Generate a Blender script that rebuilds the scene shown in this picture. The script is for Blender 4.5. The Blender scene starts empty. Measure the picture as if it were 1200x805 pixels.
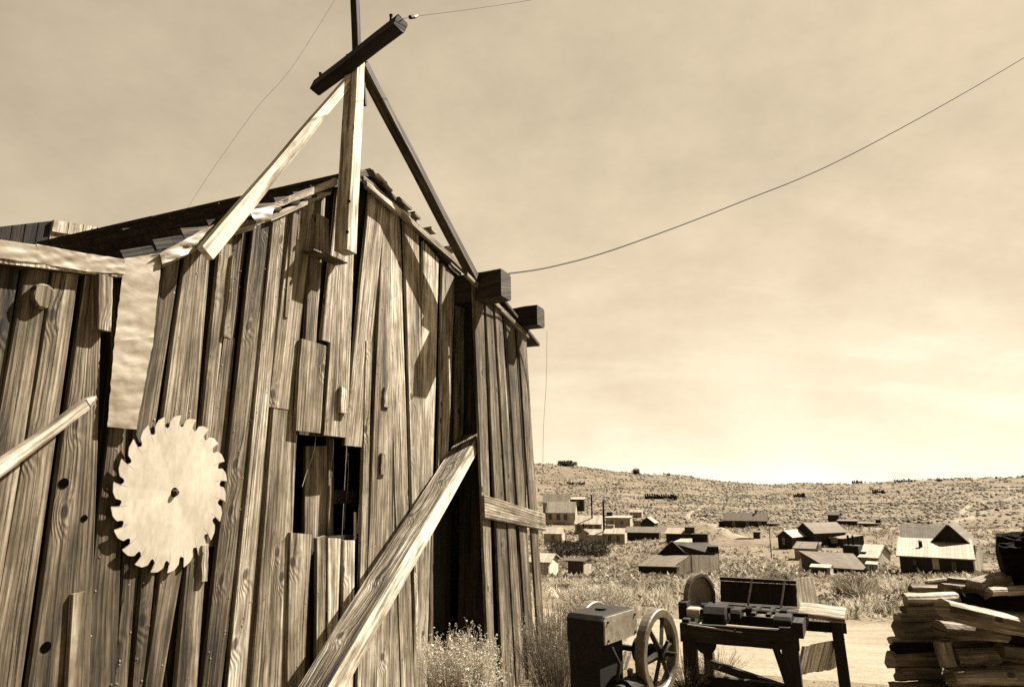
import bpy, math, random
import numpy as np
from mathutils import Vector, Matrix, noise
random.seed(11)
R = math.radians
V = Vector
sc = bpy.context.scene
COL = sc.collection
U = random.uniform

# ------------------------------------------------------------------ camera
F = 800.0
EYE = V((0, 0, 1.7))
PITCH = math.atan(172.5 / F)
cp, sp = math.cos(PITCH), math.sin(PITCH)
FW, UP, RT = V((0, cp, sp)), V((0, -sp, cp)), V((1, 0, 0))
cam = bpy.data.cameras.new('camera'); cam.lens = 24; cam.sensor_width = 36
cam.clip_start = 0.05; cam.clip_end = 9000
co = bpy.data.objects.new('camera', cam); COL.objects.link(co)
co.location = EYE; co.rotation_euler = (R(90) + PITCH, 0, 0)
sc.camera = co

def ray(x, y): return FW + RT * ((x - 600) / F) + UP * ((402.5 - y) / F)
def at(x, y, Y):
    r = ray(x, y); return EYE + r * (Y / r.y)
def tanx(x): # horizontal angle of a pixel column at the horizon
    r = ray(x, 575); return math.atan2(r.x, r.y)

# ------------------------------------------------------------------ sun (shared by lamp and sky)
TH = R(66)
WD = V((math.cos(TH), math.sin(TH), 0))        # along the barn wall
WN = V((math.sin(TH), -math.cos(TH), 0))       # outwards from the barn wall
SUN = (WN + WD * 1.35 + V((0, 0, 2.0))).normalized()
SUN_EL = math.asin(SUN.z); SUN_AZ = math.atan2(SUN.x, SUN.y)

# ------------------------------------------------------------------ node helper
class NT:
    def __init__(s, tree): s.t = tree; s.n = tree.nodes; s.l = tree.links
    def new(s, typ, **k):
        n = s.n.new(typ)
        for a, b in k.items():
            setattr(n, a, b)
        return n
    def put(s, sock, v):
        if hasattr(v, 'is_output'): s.l.new(v, sock)
        else: sock.default_value = v
    def math(s, op, a, b=0.0, c=0.0, clamp=False):
        n = s.new('ShaderNodeMath', operation=op, use_clamp=clamp)
        s.put(n.inputs[0], a); s.put(n.inputs[1], b); s.put(n.inputs[2], c)
        return n.outputs[0]
    def add(s, a, b): return s.math('ADD', a, b)
    def mul(s, a, b): return s.math('MULTIPLY', a, b)
    def rng(s, v, a, b, c, d, smooth=False):
        n = s.new('ShaderNodeMapRange')
        if smooth: n.interpolation_type = 'SMOOTHSTEP'
        s.put(n.inputs['Value'], v)
        for k, x in zip(('From Min', 'From Max', 'To Min', 'To Max'), (a, b, c, d)): s.put(n.inputs[k], x)
        return n.outputs[0]
    def xyz(s, x, y, z=0.0):
        n = s.new('ShaderNodeCombineXYZ'); s.put(n.inputs[0], x); s.put(n.inputs[1], y); s.put(n.inputs[2], z)
        return n.outputs[0]
    def sep(s, v):
        n = s.new('ShaderNodeSeparateXYZ'); s.put(n.inputs[0], v); return n.outputs
    def noise(s, vec, scale=1.0, detail=3.0, rough=0.55, dist=0.0):
        n = s.new('ShaderNodeTexNoise'); s.put(n.inputs['Vector'], vec)
        n.inputs['Scale'].default_value = scale; n.inputs['Detail'].default_value = detail
        n.inputs['Roughness'].default_value = rough; n.inputs['Distortion'].default_value = dist
        return n.outputs['Fac']
    def voro(s, vec, scale=1.0, feature='F1', rnd=1.0, dim='3D'):
        n = s.new('ShaderNodeTexVoronoi', feature=feature, voronoi_dimensions=dim); s.put(n.inputs['Vector'], vec)
        n.inputs['Scale'].default_value = scale; n.inputs['Randomness'].default_value = rnd
        return n.outputs
    def attr(s, name): return s.new('ShaderNodeAttribute', attribute_name=name).outputs['Fac']
    def bump(s, h, strength, dist, nrm=None):
        n = s.new('ShaderNodeBump'); n.inputs['Strength'].default_value = strength
        n.inputs['Distance'].default_value = dist; s.put(n.inputs['Height'], h)
        if nrm is not None: s.put(n.inputs['Normal'], nrm)
        return n.outputs[0]
    def sepia(s, v):
        n = s.new('ShaderNodeValToRGB'); cr = n.color_ramp
        while len(cr.elements) < 6: cr.elements.new(0.5)
        for e, p in zip(cr.elements, (0, .025, .07, .14, .26, .45)):
            e.position = p; e.color = tone_rgb(p)
        s.put(n.inputs[0], v); return n.outputs[0]

ALB = .38      # film sensitivity: bright prints come from exposure, not from bright paint
def tone_rgb(v):
    t = min(1, v / ALB / 0.75) ** 0.7
    g, b = 0.695 + 0.20 * t, 0.35 + 0.36 * t
    r = v / (0.2126 + 0.7152 * g + 0.0722 * b)
    return (r, r * g, r * b, 1)

def mat(name):
    m = bpy.data.materials.new(name); m.use_nodes = True
    t = NT(m.node_tree); b = t.n['Principled BSDF']; return m, t, b

def wood(name, v=0.25, ring=38, bump=0.6, fine=1.0, knots=1.0, bright=1.0, ringc=.18, crack=.40, warp=.02, lowamp=9):
    m, t, b = mat(name)
    u, w, _ = t.sep(t.new('ShaderNodeUVMap', uv_map='UVMap').outputs[0])
    wob = t.noise(t.xyz(t.mul(u, 5), t.mul(w, 1.6), 7.7), 1, 2)
    u = t.add(u, t.mul(t.math('SUBTRACT', wob, .5), warp))
    low = t.noise(t.xyz(t.mul(u, 5), t.mul(w, .55)), 1, 2)
    vo = t.voro(t.xyz(t.mul(u, 3.6), t.mul(w, 2.5)), 1, dim='2D')
    kv = vo['Distance']; pick = t.math('GREATER_THAN', t.sep(vo['Color'])[0], 1 - .42 * min(1, knots))
    kn = t.mul(t.rng(kv, 0.02, 0.33, 1.0, 0.0, True), pick)
    field = t.add(t.add(t.mul(u, ring), t.mul(low, lowamp)), t.mul(kn, 2.6))
    pb_ = t.noise(t.xyz(t.mul(u, .23), 4.4, 2.2), 1, 1)
    var = t.rng(pb_, .35, .65, 0, 1)
    jit = t.noise(t.xyz(t.mul(u, 30), t.mul(w, 2)), 1, 3)
    rings = t.math('SINE', t.mul(t.add(field, t.mul(jit, .9)), 6.283))
    rings = t.rng(rings, -1, 1, 0, 1)
    fib = t.noise(t.xyz(t.mul(u, 230), t.mul(w, 5)), 1, 3, .6)
    crk = t.noise(t.xyz(t.mul(t.add(u, t.mul(kn, .02)), 85), t.mul(w, .9)), 1, 7, .66)
    st = t.noise(t.xyz(t.mul(u, 9), t.mul(w, .8)), 1, 8, .68, .15)
    st2 = t.noise(t.xyz(t.mul(u, 48), t.mul(w, .8), 3.3), 1, 6, .7)
    grime = t.noise(t.xyz(t.mul(u, 14), t.mul(w, 6), 9.3), 1, 6, .7)
    big = t.noise(t.xyz(t.mul(u, 1.5), t.mul(w, .7), 1.3), 1, 3, .6)
    val = t.mul(t.attr('tone'), v * ALB)
    val = t.mul(val, t.rng(st, .34, .68, .2, 1.9))
    val = t.mul(val, t.rng(big, .35, .65, .6, 1.3))
    val = t.mul(val, t.rng(st2, .32, .68, .42, 1.62 * bright))
    val = t.mul(val, t.rng(rings, 0, 1, t.math('SUBTRACT', 1.1, t.mul(t.add(var, .25), ringc)), 1.1))
    val = t.mul(val, t.rng(grime, .34, .6, .55, 1.12))
    val = t.mul(val, t.rng(fib, .3, .7, .72, 1.25))
    drip = t.voro(t.xyz(t.mul(u, 16), t.mul(w, 1.7), 1.0), 1, dim='2D')['Distance']
    val = t.mul(val, t.rng(drip, .04, .26, .55, 1.0, True))
    cth = t.add(t.mul(t.math('SUBTRACT', .5, var), .07), crack)
    crd = t.rng(crk, t.math('SUBTRACT', cth, .1), cth, .08, 1.0, True)
    val = t.mul(val, crd)
    core = t.rng(t.add(kv, t.mul(t.math('SUBTRACT', 1.0, pick), 9)), 0.05, 0.085, .28, 1.0, True)
    ringk = t.rng(t.add(t.math('ABSOLUTE', t.math('SUBTRACT', kv, .10)), t.math('SUBTRACT', 1.0, pick)), 0, .02, 1.3, 1.0, True)
    val = t.mul(val, t.mul(core, ringk))
    t.l.new(t.sepia(val), b.inputs['Base Color'])
    h = t.add(t.add(t.mul(rings, .35), t.mul(fib, .35 * fine)), t.add(t.mul(crd, .9), t.mul(st2, .5)))
    t.l.new(t.bump(h, bump, .006), b.inputs['Normal'])
    b.inputs['Roughness'].default_value = .82; b.inputs['Specular IOR Level'].default_value = .25
    return m

def rough_mat(name, v, var=.5, scale=6, bump=.3, rough=.85, metallic=0.0, bdist=.01, stripe=None, spec=.3, stretch=(1, 1, 1)):
    m, t, b = mat(name)
    o = t.new('ShaderNodeTexCoord').outputs['Object']
    mp = t.new('ShaderNodeMapping'); t.l.new(o, mp.inputs[0]); mp.inputs['Scale'].default_value = stretch
    o2 = mp.outputs[0]
    a = t.noise(o2, scale, 5, .6); c = t.noise(o2, scale * 5.3, 4, .6)
    val = t.mul(t.attr('tone'), v * ALB)
    val = t.mul(val, t.mul(t.rng(a, .3, .7, 1 - var, 1 + var), t.rng(c, .3, .7, 1 - var * .6, 1 + var * .6)))
    h = t.add(a, t.mul(c, .5))
    if stripe:
        u, w, _ = t.sep(t.new('ShaderNodeUVMap', uv_map='UVMap').outputs[0])
        cell = t.math('FRACT', t.mul(u, stripe))
        gap = t.rng(t.math('ABSOLUTE', t.math('SUBTRACT', cell, .5)), .40, .49, 1.0, .6)
        idn = t.new('ShaderNodeTexWhiteNoise', noise_dimensions='1D'); t.l.new(t.math('FLOOR', t.mul(u, stripe)), idn.inputs['W'])
        val = t.mul(t.mul(val, gap), t.rng(idn.outputs[0], 0, 1, .8, 1.18))
        h = t.add(h, t.mul(gap, 2))
    t.l.new(t.sepia(val), b.inputs['Base Color'])
    t.l.new(t.bump(h, bump, bdist), b.inputs['Normal'])
    b.inputs['Roughness'].default_value = rough; b.inputs['Metallic'].default_value = metallic
    b.inputs['Specular IOR Level'].default_value = spec
    return m

M = {}
M['wood'] = wood('weathered_board_wood', .305, 44, .9, bright=1.25, crack=.44, lowamp=3.5, knots=1.0)
M['wood_pale'] = wood('pale_paint_worn_wood', .62, 30, .5, bright=.9)
M['wood_dark'] = wood('dark_aged_wood', .06, 34, .7)
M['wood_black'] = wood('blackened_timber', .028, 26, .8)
M['timber'] = wood('deep_grained_timber', .42, 58, 1.0, fine=1.0, knots=1.2, ringc=.85, crack=.49, warp=.035, lowamp=4)
M['shingle'] = wood('dark_shingle_wood', .075, 30, .9)
M['firewood'] = wood('split_firewood', .30, 34, .9)
M['bark'] = rough_mat('dark_bark', .022, .6, 12, .8, bdist=.03, spec=.05)
M['tin'] = rough_mat('crinkled_pale_sheet', .50, .34, 3, .12, .5, .0, .02, stretch=(1, 1, 2.2))
M['blade'] = rough_mat('dull_saw_steel', .74, .24, 6, .2, .55, .1, .004, spec=.4, stretch=(1, 1, .5))
M['iron'] = rough_mat('black_rusted_iron', .020, .5, 14, .5, .75, .0, .006, spec=.2)
M['iron_mid'] = rough_mat('worn_iron', .20, .5, 14, .35, .5, .2, .006, spec=.5)
M['iron_pale'] = rough_mat('worn_and_lit_iron', .5, .35, 10, .3, .5, .2, .006, spec=.5)  # also carries the sunlight on the hopper side
M['wire'] = rough_mat('dark_wire', .02, .1, 3, .0)
M['porcelain'] = rough_mat('pale_porcelain', .6, .1, 3, .0, .3)
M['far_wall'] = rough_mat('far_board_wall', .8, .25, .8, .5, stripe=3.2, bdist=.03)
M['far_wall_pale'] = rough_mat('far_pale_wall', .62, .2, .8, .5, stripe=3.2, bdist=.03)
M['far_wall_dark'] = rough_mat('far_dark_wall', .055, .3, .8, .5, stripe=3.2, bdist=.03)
M['far_roof'] = rough_mat('far_shingle_roof', .19, .3, 1.5, .5, stripe=4, bdist=.03)
M['far_roof_pale'] = rough_mat('far_pale_roof', .52, .22, 1.2, .4, stripe=3, bdist=.03)
M['far_roof_dark'] = rough_mat('far_dark_roof', .10, .35, 1.5, .5, stripe=4, bdist=.03)
M['trim'] = rough_mat('white_trim', .6, .15, 3, .1)
M['glass'] = rough_mat('dark_window_glass', .02, .2, 2, .0, .2, spec=.5)
M['stone'] = rough_mat('pale_stone', .38, .35, 12, .6, bdist=.03)
M['hole'] = rough_mat('hole_black', .004, .1, 3, 0, 1.0, spec=0.0)

def leafmat(name, v, trans=.25):
    m, t, b = mat(name)
    o = t.new('ShaderNodeTexCoord').outputs['Object']
    a = t.noise(o, 2.5, 3)
    val = t.mul(t.mul(t.attr('tone'), v * ALB), t.rng(a, .3, .7, .7, 1.3))
    t.l.new(t.sepia(val), b.inputs['Base Color'])
    b.inputs['Roughness'].default_value = .8; b.inputs['Specular IOR Level'].default_value = .15
    tr = t.new('ShaderNodeBsdfTranslucent'); t.l.new(t.sepia(val), tr.inputs[0])
    mx = t.new('ShaderNodeMixShader'); mx.inputs[0].default_value = trans
    t.l.new(b.outputs[0], mx.inputs[1]); t.l.new(tr.outputs[0], mx.inputs[2])
    t.l.new(mx.outputs[0], t.n['Material Output'].inputs[0])
    return m
M['dry_grass'] = leafmat('dry_grass', .62)
M['sage'] = leafmat('sage_leaf', .33, .2)
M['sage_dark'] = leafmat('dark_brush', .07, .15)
M['rabbit'] = leafmat('dry_rabbitbrush', .46, .3)

# ground
def ground_mat():
    m, t, b = mat('dry_earth')
    o = t.new('ShaderNodeTexCoord').outputs['Object']
    x, y, z = t.sep(o)
    flat = t.xyz(x, y, 0.0)
    n1 = t.noise(flat, .035, 5, .6); n2 = t.noise(flat, .6, 5, .6); n3 = t.noise(flat, 9, 5, .6); n4 = t.noise(flat, .16, 4, .65)
    val = t.mul(.31 * ALB, t.mul(t.rng(n1, .3, .7, .6, 1.3), t.mul(t.rng(n2, .3, .7, .75, 1.25), t.rng(n3, .3, .7, .75, 1.25))))
    val = t.mul(val, t.rng(n4, .35, .65, .78, 1.15))
    vd = t.voro(flat, 1.1)['Distance']       # low scrub tufts between the modelled ones
    far = t.rng(t.new('ShaderNodeVectorMath', operation='LENGTH').outputs[1], 0, 1, 0, 1)
    ln = t.new('ShaderNodeVectorMath', operation='LENGTH'); t.l.new(flat, ln.inputs[0])
    farm = t.rng(ln.outputs['Value'], 25, 80, 0, 1)
    clump = t.rng(vd, .12, .42, .55, 1.0, True)
    val = t.mul(val, t.add(t.mul(clump, farm), t.math('SUBTRACT', 1.0, farm)))
    pb = t.voro(flat, 16)['Distance']
    val = t.mul(val, t.rng(pb, .1, .5, 1.12, .9))
    t.l.new(t.sepia(val), b.inputs['Base Color'])
    h = t.add(t.mul(n3, .05), t.add(t.mul(n2, .25), t.mul(t.math('SUBTRACT', 1.0, pb), .03)))
    h = t.add(h, t.mul(t.mul(t.math('SUBTRACT', 1.0, clump), farm), .8))
    t.l.new(t.bump(h, .7, .6), b.inputs['Normal'])
    b.inputs['Roughness'].default_value = .95; b.inputs['Specular IOR Level'].default_value = .1
    return m
M['ground'] = ground_mat()
def road_mat():
    m, t, b = mat('pale_gravel_road')
    o = t.new('ShaderNodeTexCoord').outputs['Object']
    n2 = t.noise(o, .7, 5, .6); n3 = t.noise(o, 11, 5, .6); pb = t.voro(o, 22)['Distance']
    sx, sy, _ = t.sep(o)
    rut = t.noise(t.xyz(t.mul(sx, .12), t.mul(sy, 1.6)), 1, 4, .6)
    val = t.mul(.46 * ALB, t.mul(t.rng(n2, .3, .7, .85, 1.12), t.mul(t.rng(n3, .3, .7, .82, 1.16), t.rng(rut, .35, .65, .82, 1.12))))
    val = t.mul(val, t.rng(pb, .1, .5, 1.1, .88))
    t.l.new(t.sepia(val), b.inputs['Base Color'])
    t.l.new(t.bump(t.add(t.mul(n3, .05), t.add(t.mul(rut, .15), t.mul(pb, .03))), .6, .5), b.inputs['Normal'])
    b.inputs['Roughness'].default_value = .95; b.inputs['Specular IOR Level'].default_value = .1
    return m
M['road'] = road_mat()

# ------------------------------------------------------------------ mesh builder
class MB:
    def __init__(s): s.v = []; s.f = []; s.uv = []; s.tn = []; s.sm = []
    def face(s, pts, uvs=None, tone=1.0, smooth=False):
        i = len(s.v); s.v.extend([tuple(p) for p in pts]); s.f.append(tuple(range(i, i + len(pts))))
        s.uv.append(uvs or [(0, 0)] * len(pts)); s.tn.append(tone); s.sm.append(smooth)
    def grid(s, rows, closed=True, tone=1.0, smooth=False, uo=None, caps=True, us=1.0):
        """rows: list of rings (lists of points)"""
        uo = U(0, 60) if uo is None else uo
        vo = U(0, 60)
        n = len(rows[0]); base = len(s.v)
        for r in rows: s.v.extend([tuple(p) for p in r])
        per = [0.0]
        mid = rows[len(rows) // 2]
        for i in range(n): per.append(per[-1] + (V(mid[(i + 1) % n]) - V(mid[i])).length)
        d = vo
        for j in range(len(rows) - 1):
            d2 = d + (V(rows[j + 1][0]) - V(rows[j][0])).length
            for i in range(n if closed else n - 1):
                k = (i + 1) % n
                s.f.append((base + j * n + i, base + j * n + k, base + (j + 1) * n + k, base + (j + 1) * n + i))
                a, b_ = uo + per[i] * us, uo + per[i + 1] * us
                s.uv.append([(a, d), (b_, d), (b_, d2), (a, d2)]); s.tn.append(tone); s.sm.append(smooth)
            d = d2
        if caps and closed:
            for r, rev in ((rows[0], True), (rows[-1], False)):
                pts = [V(p) for p in r]
                c = sum(pts, V()) / n
                ax = (pts[0] - c); axl = max(ax.length, 1e-6); ax = ax / axl
                nn = ax.cross(pts[n // 3] - c); nn = nn.normalized() if nn.length > 1e-9 else V((0, 0, 1)); bx = nn.cross(ax)
                uvs = [(uo + (p - c).dot(ax), vo + (p - c).dot(bx) * .15) for p in pts]
                if rev: pts = pts[::-1]; uvs = uvs[::-1]
                s.face(pts, uvs, tone * .9)
    def build(s, name, m, parent=None, **k):
        me = bpy.data.meshes.new(name)
        vs = s.v
        if parent is not None and not k.pop('local', False):
            L = parent['_o'] if '_o' in parent else (0, 0, 0)
            vs = [(a - L[0], b - L[1], c - L[2]) for a, b, c in vs]
        else: k.pop('local', None)
        me.from_pydata(vs, [], s.f); 
        uvl = me.uv_layers.new(name='UVMap')
        flat = np.array([c for f in s.uv for q in f for c in q], dtype=np.float32)
        uvl.data.foreach_set('uv', flat)
        at_ = me.attributes.new('tone', 'FLOAT', 'FACE'); at_.data.foreach_set('value', np.array(s.tn, dtype=np.float32))
        me.polygons.foreach_set('use_smooth', s.sm)
        me.materials.append(m if not isinstance(m, str) else M[m]); me.update()
        o = bpy.data.objects.new(name, me); COL.objects.link(o)
        if parent is not None:
            o.parent = parent
            if '_o' in parent: o['_o'] = parent['_o']
        for a, b in k.items(): o[a] = b
        return o

def thing(name, label, cat, loc, group=None):
    o = bpy.data.objects.new(name, None); COL.objects.link(o)
    o.location = loc; o['_o'] = tuple(loc); o['label'] = label; o['category'] = cat; o.empty_display_size = .2
    if group: o['group'] = group
    return o

def board(mb, L0, R0, L1, R1, nrm, th, seg=8, wob=.004, tone=1.0, ch=.005, rag=.0, round_=0.0):
    """front face corners L0 R0 (bottom) L1 R1 (top); thickness behind it"""
    L0, R0, L1, R1, nrm = V(L0), V(R0), V(L1), V(R1), V(nrm).normalized()
    sd = U(0, 1000); rows = []
    for j in range(seg + 1):
        t = j / seg
        a = L0.lerp(L1, t); b = R0.lerp(R1, t); w = b - a; wl = max(w.length, 1e-5); wu = w / wl
        na = noise.noise(V((sd, t * 3.1, 0))) * wob; nb = noise.noise(V((sd + 9, t * 3.7, 5))) * wob
        nz = noise.noise(V((sd + 20, t * 2.1, 5))) * wob * .7
        a = a + wu * na + nrm * nz; b = b + wu * nb + nrm * nz
        c = min(ch, wl * .3)
        if j in (0, seg) and rag: 
            al = (L1 - L0).normalized(); a = a + al * U(-rag, rag); b = b + al * U(-rag, rag)
        bk = -nrm * th; cn = nrm * c; mid = (a + b) / 2 + nrm * round_
        rows.append([a - cn, a + wu * c, mid, b - wu * c, b - cn, b + bk, a + bk])
    mb.grid(rows, tone=tone)

def beam(mb, P0, P1, wdir, w, th, seg=8, wob=.004, tone=1.0, ch=.006, w1=None, rag=0.0):
    P0, P1 = V(P0), V(P1); ax = (P1 - P0).normalized()
    wd = V(wdir); wd = (wd - ax * wd.dot(ax)).normalized(); nr = wd.cross(ax)
    w1 = w if w1 is None else w1
    o = nr * th / 2
    board(mb, P0 - wd * w / 2 + o, P0 + wd * w / 2 + o, P1 - wd * w1 / 2 + o, P1 + wd * w1 / 2 + o, nr, th, seg, wob, tone, ch, rag)

def tube(mb, pts, r, n=6, tone=1.0, caps=True, smooth=True):
    pts = [V(p) for p in pts]; rows = []
    prev = None
    for i, p in enumerate(pts):
        d = (pts[min(i + 1, len(pts) - 1)] - pts[max(i - 1, 0)]).normalized()
        ref = prev if prev is not None else (V((0, 0, 1)) if abs(d.z) < .9 else V((1, 0, 0)))
        a = (ref - d * ref.dot(d)).normalized(); prev = a; b = d.cross(a)
        rr = r[i] if isinstance(r, (list, tuple)) else r
        rows.append([p + (a * math.cos(q * 2 * math.pi / n) + b * math.sin(q * 2 * math.pi / n)) * rr for q in range(n)])
    mb.grid(rows, tone=tone, smooth=smooth, caps=caps)

def box(mb, o, ax, ay, az, tone=1.0, ch=0.0):
    """corner o and three edge vectors"""
    o, ax, ay, az = V(o), V(ax), V(ay), V(az)
    board(mb, o, o + ax, o + az, o + ax + az, -ay, ay.length, 2, 0.0, tone, max(ch, .0005))

# ------------------------------------------------------------------ terrain
SKX = [(tanx(x), (575 - y) / 837) for x, y in ((560, 540), (640, 544), (680, 546), (740, 552), (800, 557), (870, 565), (905, 567), (1000, 566), (1100, 561.5), (1200, 557.5))]
def lerp_tab(tab, x):
    if x <= tab[0][0]: return tab[0][1]
    for (a, b), (c, d) in zip(tab, tab[1:]):
        if x <= c: return b + (d - b) * (x - a) / (c - a)
    return tab[-1][1]
NEAR = [(0, .02), (5, .05), (7, 0), (10, -.35), (13, -.62), (16, -.85), (20, -1.05), (30, -2.2), (40, -3.3), (60, -5.7), (80, -8.0)]
def smooth01(t): t = max(0, min(1, t)); return t * t * (3 - 2 * t)
def prof(r, az):
    h = prof0(r, az); c = math.cos(max(-.9, min(.9, az)))
    return 1.7 + (h - 1.7) * (1 + (c - 1) * smooth01((r - 12) / 28))
def prof0(r, az):
    e = lerp_tab(SKX, az)
    if az < -.3 or az > .9: e = .02
    if r <= 80: h = lerp_tab(NEAR, r)
    else:
        q = e - .015
        tab = [(80, -.121), (140, -.0755), (200, -.056), (300, -.034 + .3 * q), (450, -.010 + .6 * q), (700, e)]
        if r <= 700: h = 1.7 + r * lerp_tab(tab, r)
        else: h = 1.7 + 700 * e + (r - 700) * -.01
    return h
def gz(x, y, bumps=True):
    r = math.hypot(x, y); az = math.atan2(x, y)
    if y < 0:
        r = r * .5; h = lerp_tab(NEAR, min(r, 20)) if r < 20 else -1.05
    else: h = prof(r, az)
    if r < 40: h -= .27 * smooth01((x - .2) / 2.6) * (1 - smooth01((r - 12) / 14))
    if bumps:
        h += .05 * noise.noise(V((x * .5, y * .5, 0))) * min(1, r / 4) + .012 * noise.noise(V((x * 3, y * 3, 4)))
        if r > 40:
            k = min(1, (r - 40) / 200)
            h += k * 1.6 * noise.noise(V((x * .02, y * .02, 1))) + k * .7 * noise.noise(V((x * .07, y * .07, 2)))
        if r > 400: h += min(1, (r - 400) / 250) * (2.2 * noise.noise(V((x * .013, y * .013, 7))) + 1.2 * noise.noise(V((x * .05, y * .05, 9))))
    return h
def ground_pt(x, y):
    r = ray(x, y); s = 1.5
    while s < 1500:
        p = EYE + r * s
        if p.z < gz(p.x, p.y): return p
        s *= 1.004
    return EYE + r * 700
def make_ground():
    rads = [0.0] + [0.6 * 1.045 ** i for i in range(205)]
    azs = []
    a = -180.0
    while a < 180:
        azs.append(R(a)); a += .45 if -5 <= a <= 45 else (1.5 if -60 <= a <= 80 else 5)
    vs, fs = [(0, 0, gz(0, 0))], []
    n = len(azs)
    for r in rads[1:]:
        for a in azs:
            x, y = r * math.sin(a), r * math.cos(a); vs.append((x, y, gz(x, y)))
    for i in range(n): fs.append((0, 1 + (i + 1) % n, 1 + i))
    for j in range(len(rads) - 2):
        b0 = 1 + j * n; b1 = b0 + n
        for i in range(n):
            k = (i + 1) % n; fs.append((b0 + i, b0 + k, b1 + k, b1 + i))
    me = bpy.data.meshes.new('ground'); me.from_pydata(vs, [], fs); me.update()
    me.polygons.foreach_set('use_smooth', [True] * len(fs)); me.materials.append(M['ground'])
    o = bpy.data.objects.new('ground', me); COL.objects.link(o); o['kind'] = 'structure'
make_ground()

def drape(name, pts, w, m, dz=.02, n=120, nw=8):
    """a track following the ground along pts"""
    P = [V((p[0], p[1], 0)) for p in pts]; W = w if isinstance(w, list) else [w] * len(P)
    mb = MB(); rows = []
    L = len(P) - 1
    for i in range(n + 1):
        t = i / n * L; k = min(int(t), L - 1); f = t - k
        p0, p1, p2, p3 = P[max(k - 1, 0)], P[k], P[k + 1], P[min(k + 2, L)]
        q = .5 * ((2 * p1) + (p2 - p0) * f + (2 * p0 - 5 * p1 + 4 * p2 - p3) * f * f + (3 * p1 - p0 - 3 * p2 + p3) * f ** 3)
        q2 = q + (p2 - p1) * .01; d = (q2 - q).normalized(); s = V((d.y, -d.x, 0)); ww = W[k] + (W[k + 1] - W[k]) * f
        row = []
        for j in range(nw + 1):
            e = (j / nw - .5) * ww * (1 + .12 * noise.noise(V((i * .35, 3 if j < nw / 2 else 8, 0))))
            x, y = q.x + s.x * e, q.y + s.y * e
            row.append((x, y, gz(x, y) + (dz if 0 < j < nw else -.04)))
        rows.append(row)
    mb.grid(rows, closed=False, smooth=True)
    return mb.build(name, m, kind='structure')
drape('dirt_road', [(-30, 17), (-12, 14.5), (0, 13.4), (6, 12.3), (12, 12.2), (22, 14), (45, 20)], [6, 6, 6.6, 7.2, 7.6, 7.6, 8], 'road', .025, 160, 16)
g = [ground_pt(x, y) for x, y in ((1290, 576), (1200, 581), (1150, 590), (1128, 600), (1138, 606), (1118, 614), (1104, 624))]
drape('hillside_track', [(p.x, p.y) for p in g], [6, 5, 3, 2.6, 2.2, 2, 2], 'road', .3, 90, 4)
g = [ground_pt(x, y) for x, y in ((872, 632), (852, 624), (832, 615), (806, 606), (818, 598), (826, 590))]
drape('valley_track', [(p.x, p.y) for p in g], [5, 4, 3, 2.5, 2, 2], 'road', .3, 70, 4)

# ------------------------------------------------------------------ barn
W0 = at(203, 577, 3.42)
def wp(x, y, k=0.0):
    r = ray(x, y); P = W0 + WN * k
    return EYE + r * ((P - EYE).dot(WN) / r.dot(WN))
def sh(p): q = p - W0; return q.dot(WD), p.z          # wall coordinates
def pw(s, h, k=0.0): q = W0 + WD * s + WN * k; return V((q.x, q.y, h))
APX = sh(wp(425, 205)); LE = sh(wp(148, 303)); RE = sh(wp(607, 384, .24)); MR = sh(wp(545, 312))
def rake(s):
    if s < APX[0]: return APX[1] + (LE[1] - APX[1]) * (s - APX[0]) / (LE[0] - APX[0])
    return APX[1] + (RE[1] - APX[1]) * (s - APX[0]) / (RE[0] - APX[0])
FL0, FL1 = sh(wp(0, 305)), sh(wp(146, 321))
def fasc(s): return FL0[1] + (FL1[1] - FL0[1]) * (s - FL0[0]) / (FL1[0] - FL0[0])
S_BOX = sh(wp(541, 560))[0]; S_END = sh(wp(622, 560, .24))[0]; S_JOIN = LE[0]; S_LEFT = FL0[0] - 1.6
BARN0 = pw(1.5, gz(pw(1.5, 0).x, pw(1.5, 0).y)); BARN0.z = 0.0
barn = thing('barn', 'weathered board barn with a gabled shingle roof and a saw blade hung on its wall', 'barn', BARN0)
def groundz(p): return gz(p.x, p.y, False) - .12
NAILS = []
def tboard(mb, xa, xb, yt, xc, xd, yb, k, tone=1.0, top='R', bot='G', th=.022, lim=None, seg=12, wob=.006, rag=.008, margin=.03):
    la, lb = sh(wp(xa, yt, k)), sh(wp(xc, yb, k)); ra, rb = sh(wp(xb, yt, k)), sh(wp(xd, yb, k))
    def S(l0, l1, h): return l0[0] + (l1[0] - l0[0]) * (h - l0[1]) / (l1[1] - l0[1])
    if top == 'R' or top == 'F':
        f = rake if top == 'R' else fasc
        hl = hr = la[1]
        for _ in range(4): hl = f(S(la, lb, hl)) - margin; hr = f(S(ra, rb, hr)) - margin
    else:
        hl = hr = sh(wp((xa + xb) / 2, top, k))[1]
    if bot == 'G':
        p = pw((lb[0] + rb[0]) / 2, 0, k); h0 = groundz(p)
    else: h0 = sh(wp((xc + xd) / 2, bot, k))[1]
    if rag and top not in ('R', 'F'): hl += U(-.012, .012); hr += U(-.012, .012)
    q4 = pw(S(la, lb, h0), h0, k), pw(S(ra, rb, h0), h0, k), pw(S(la, lb, hl), hl, k), pw(S(ra, rb, hr), hr, k)
    board(mb, *q4, WN, th, seg, wob, tone, .004, 0, round_=U(0, .003)); NAILS.append(q4)

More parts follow.
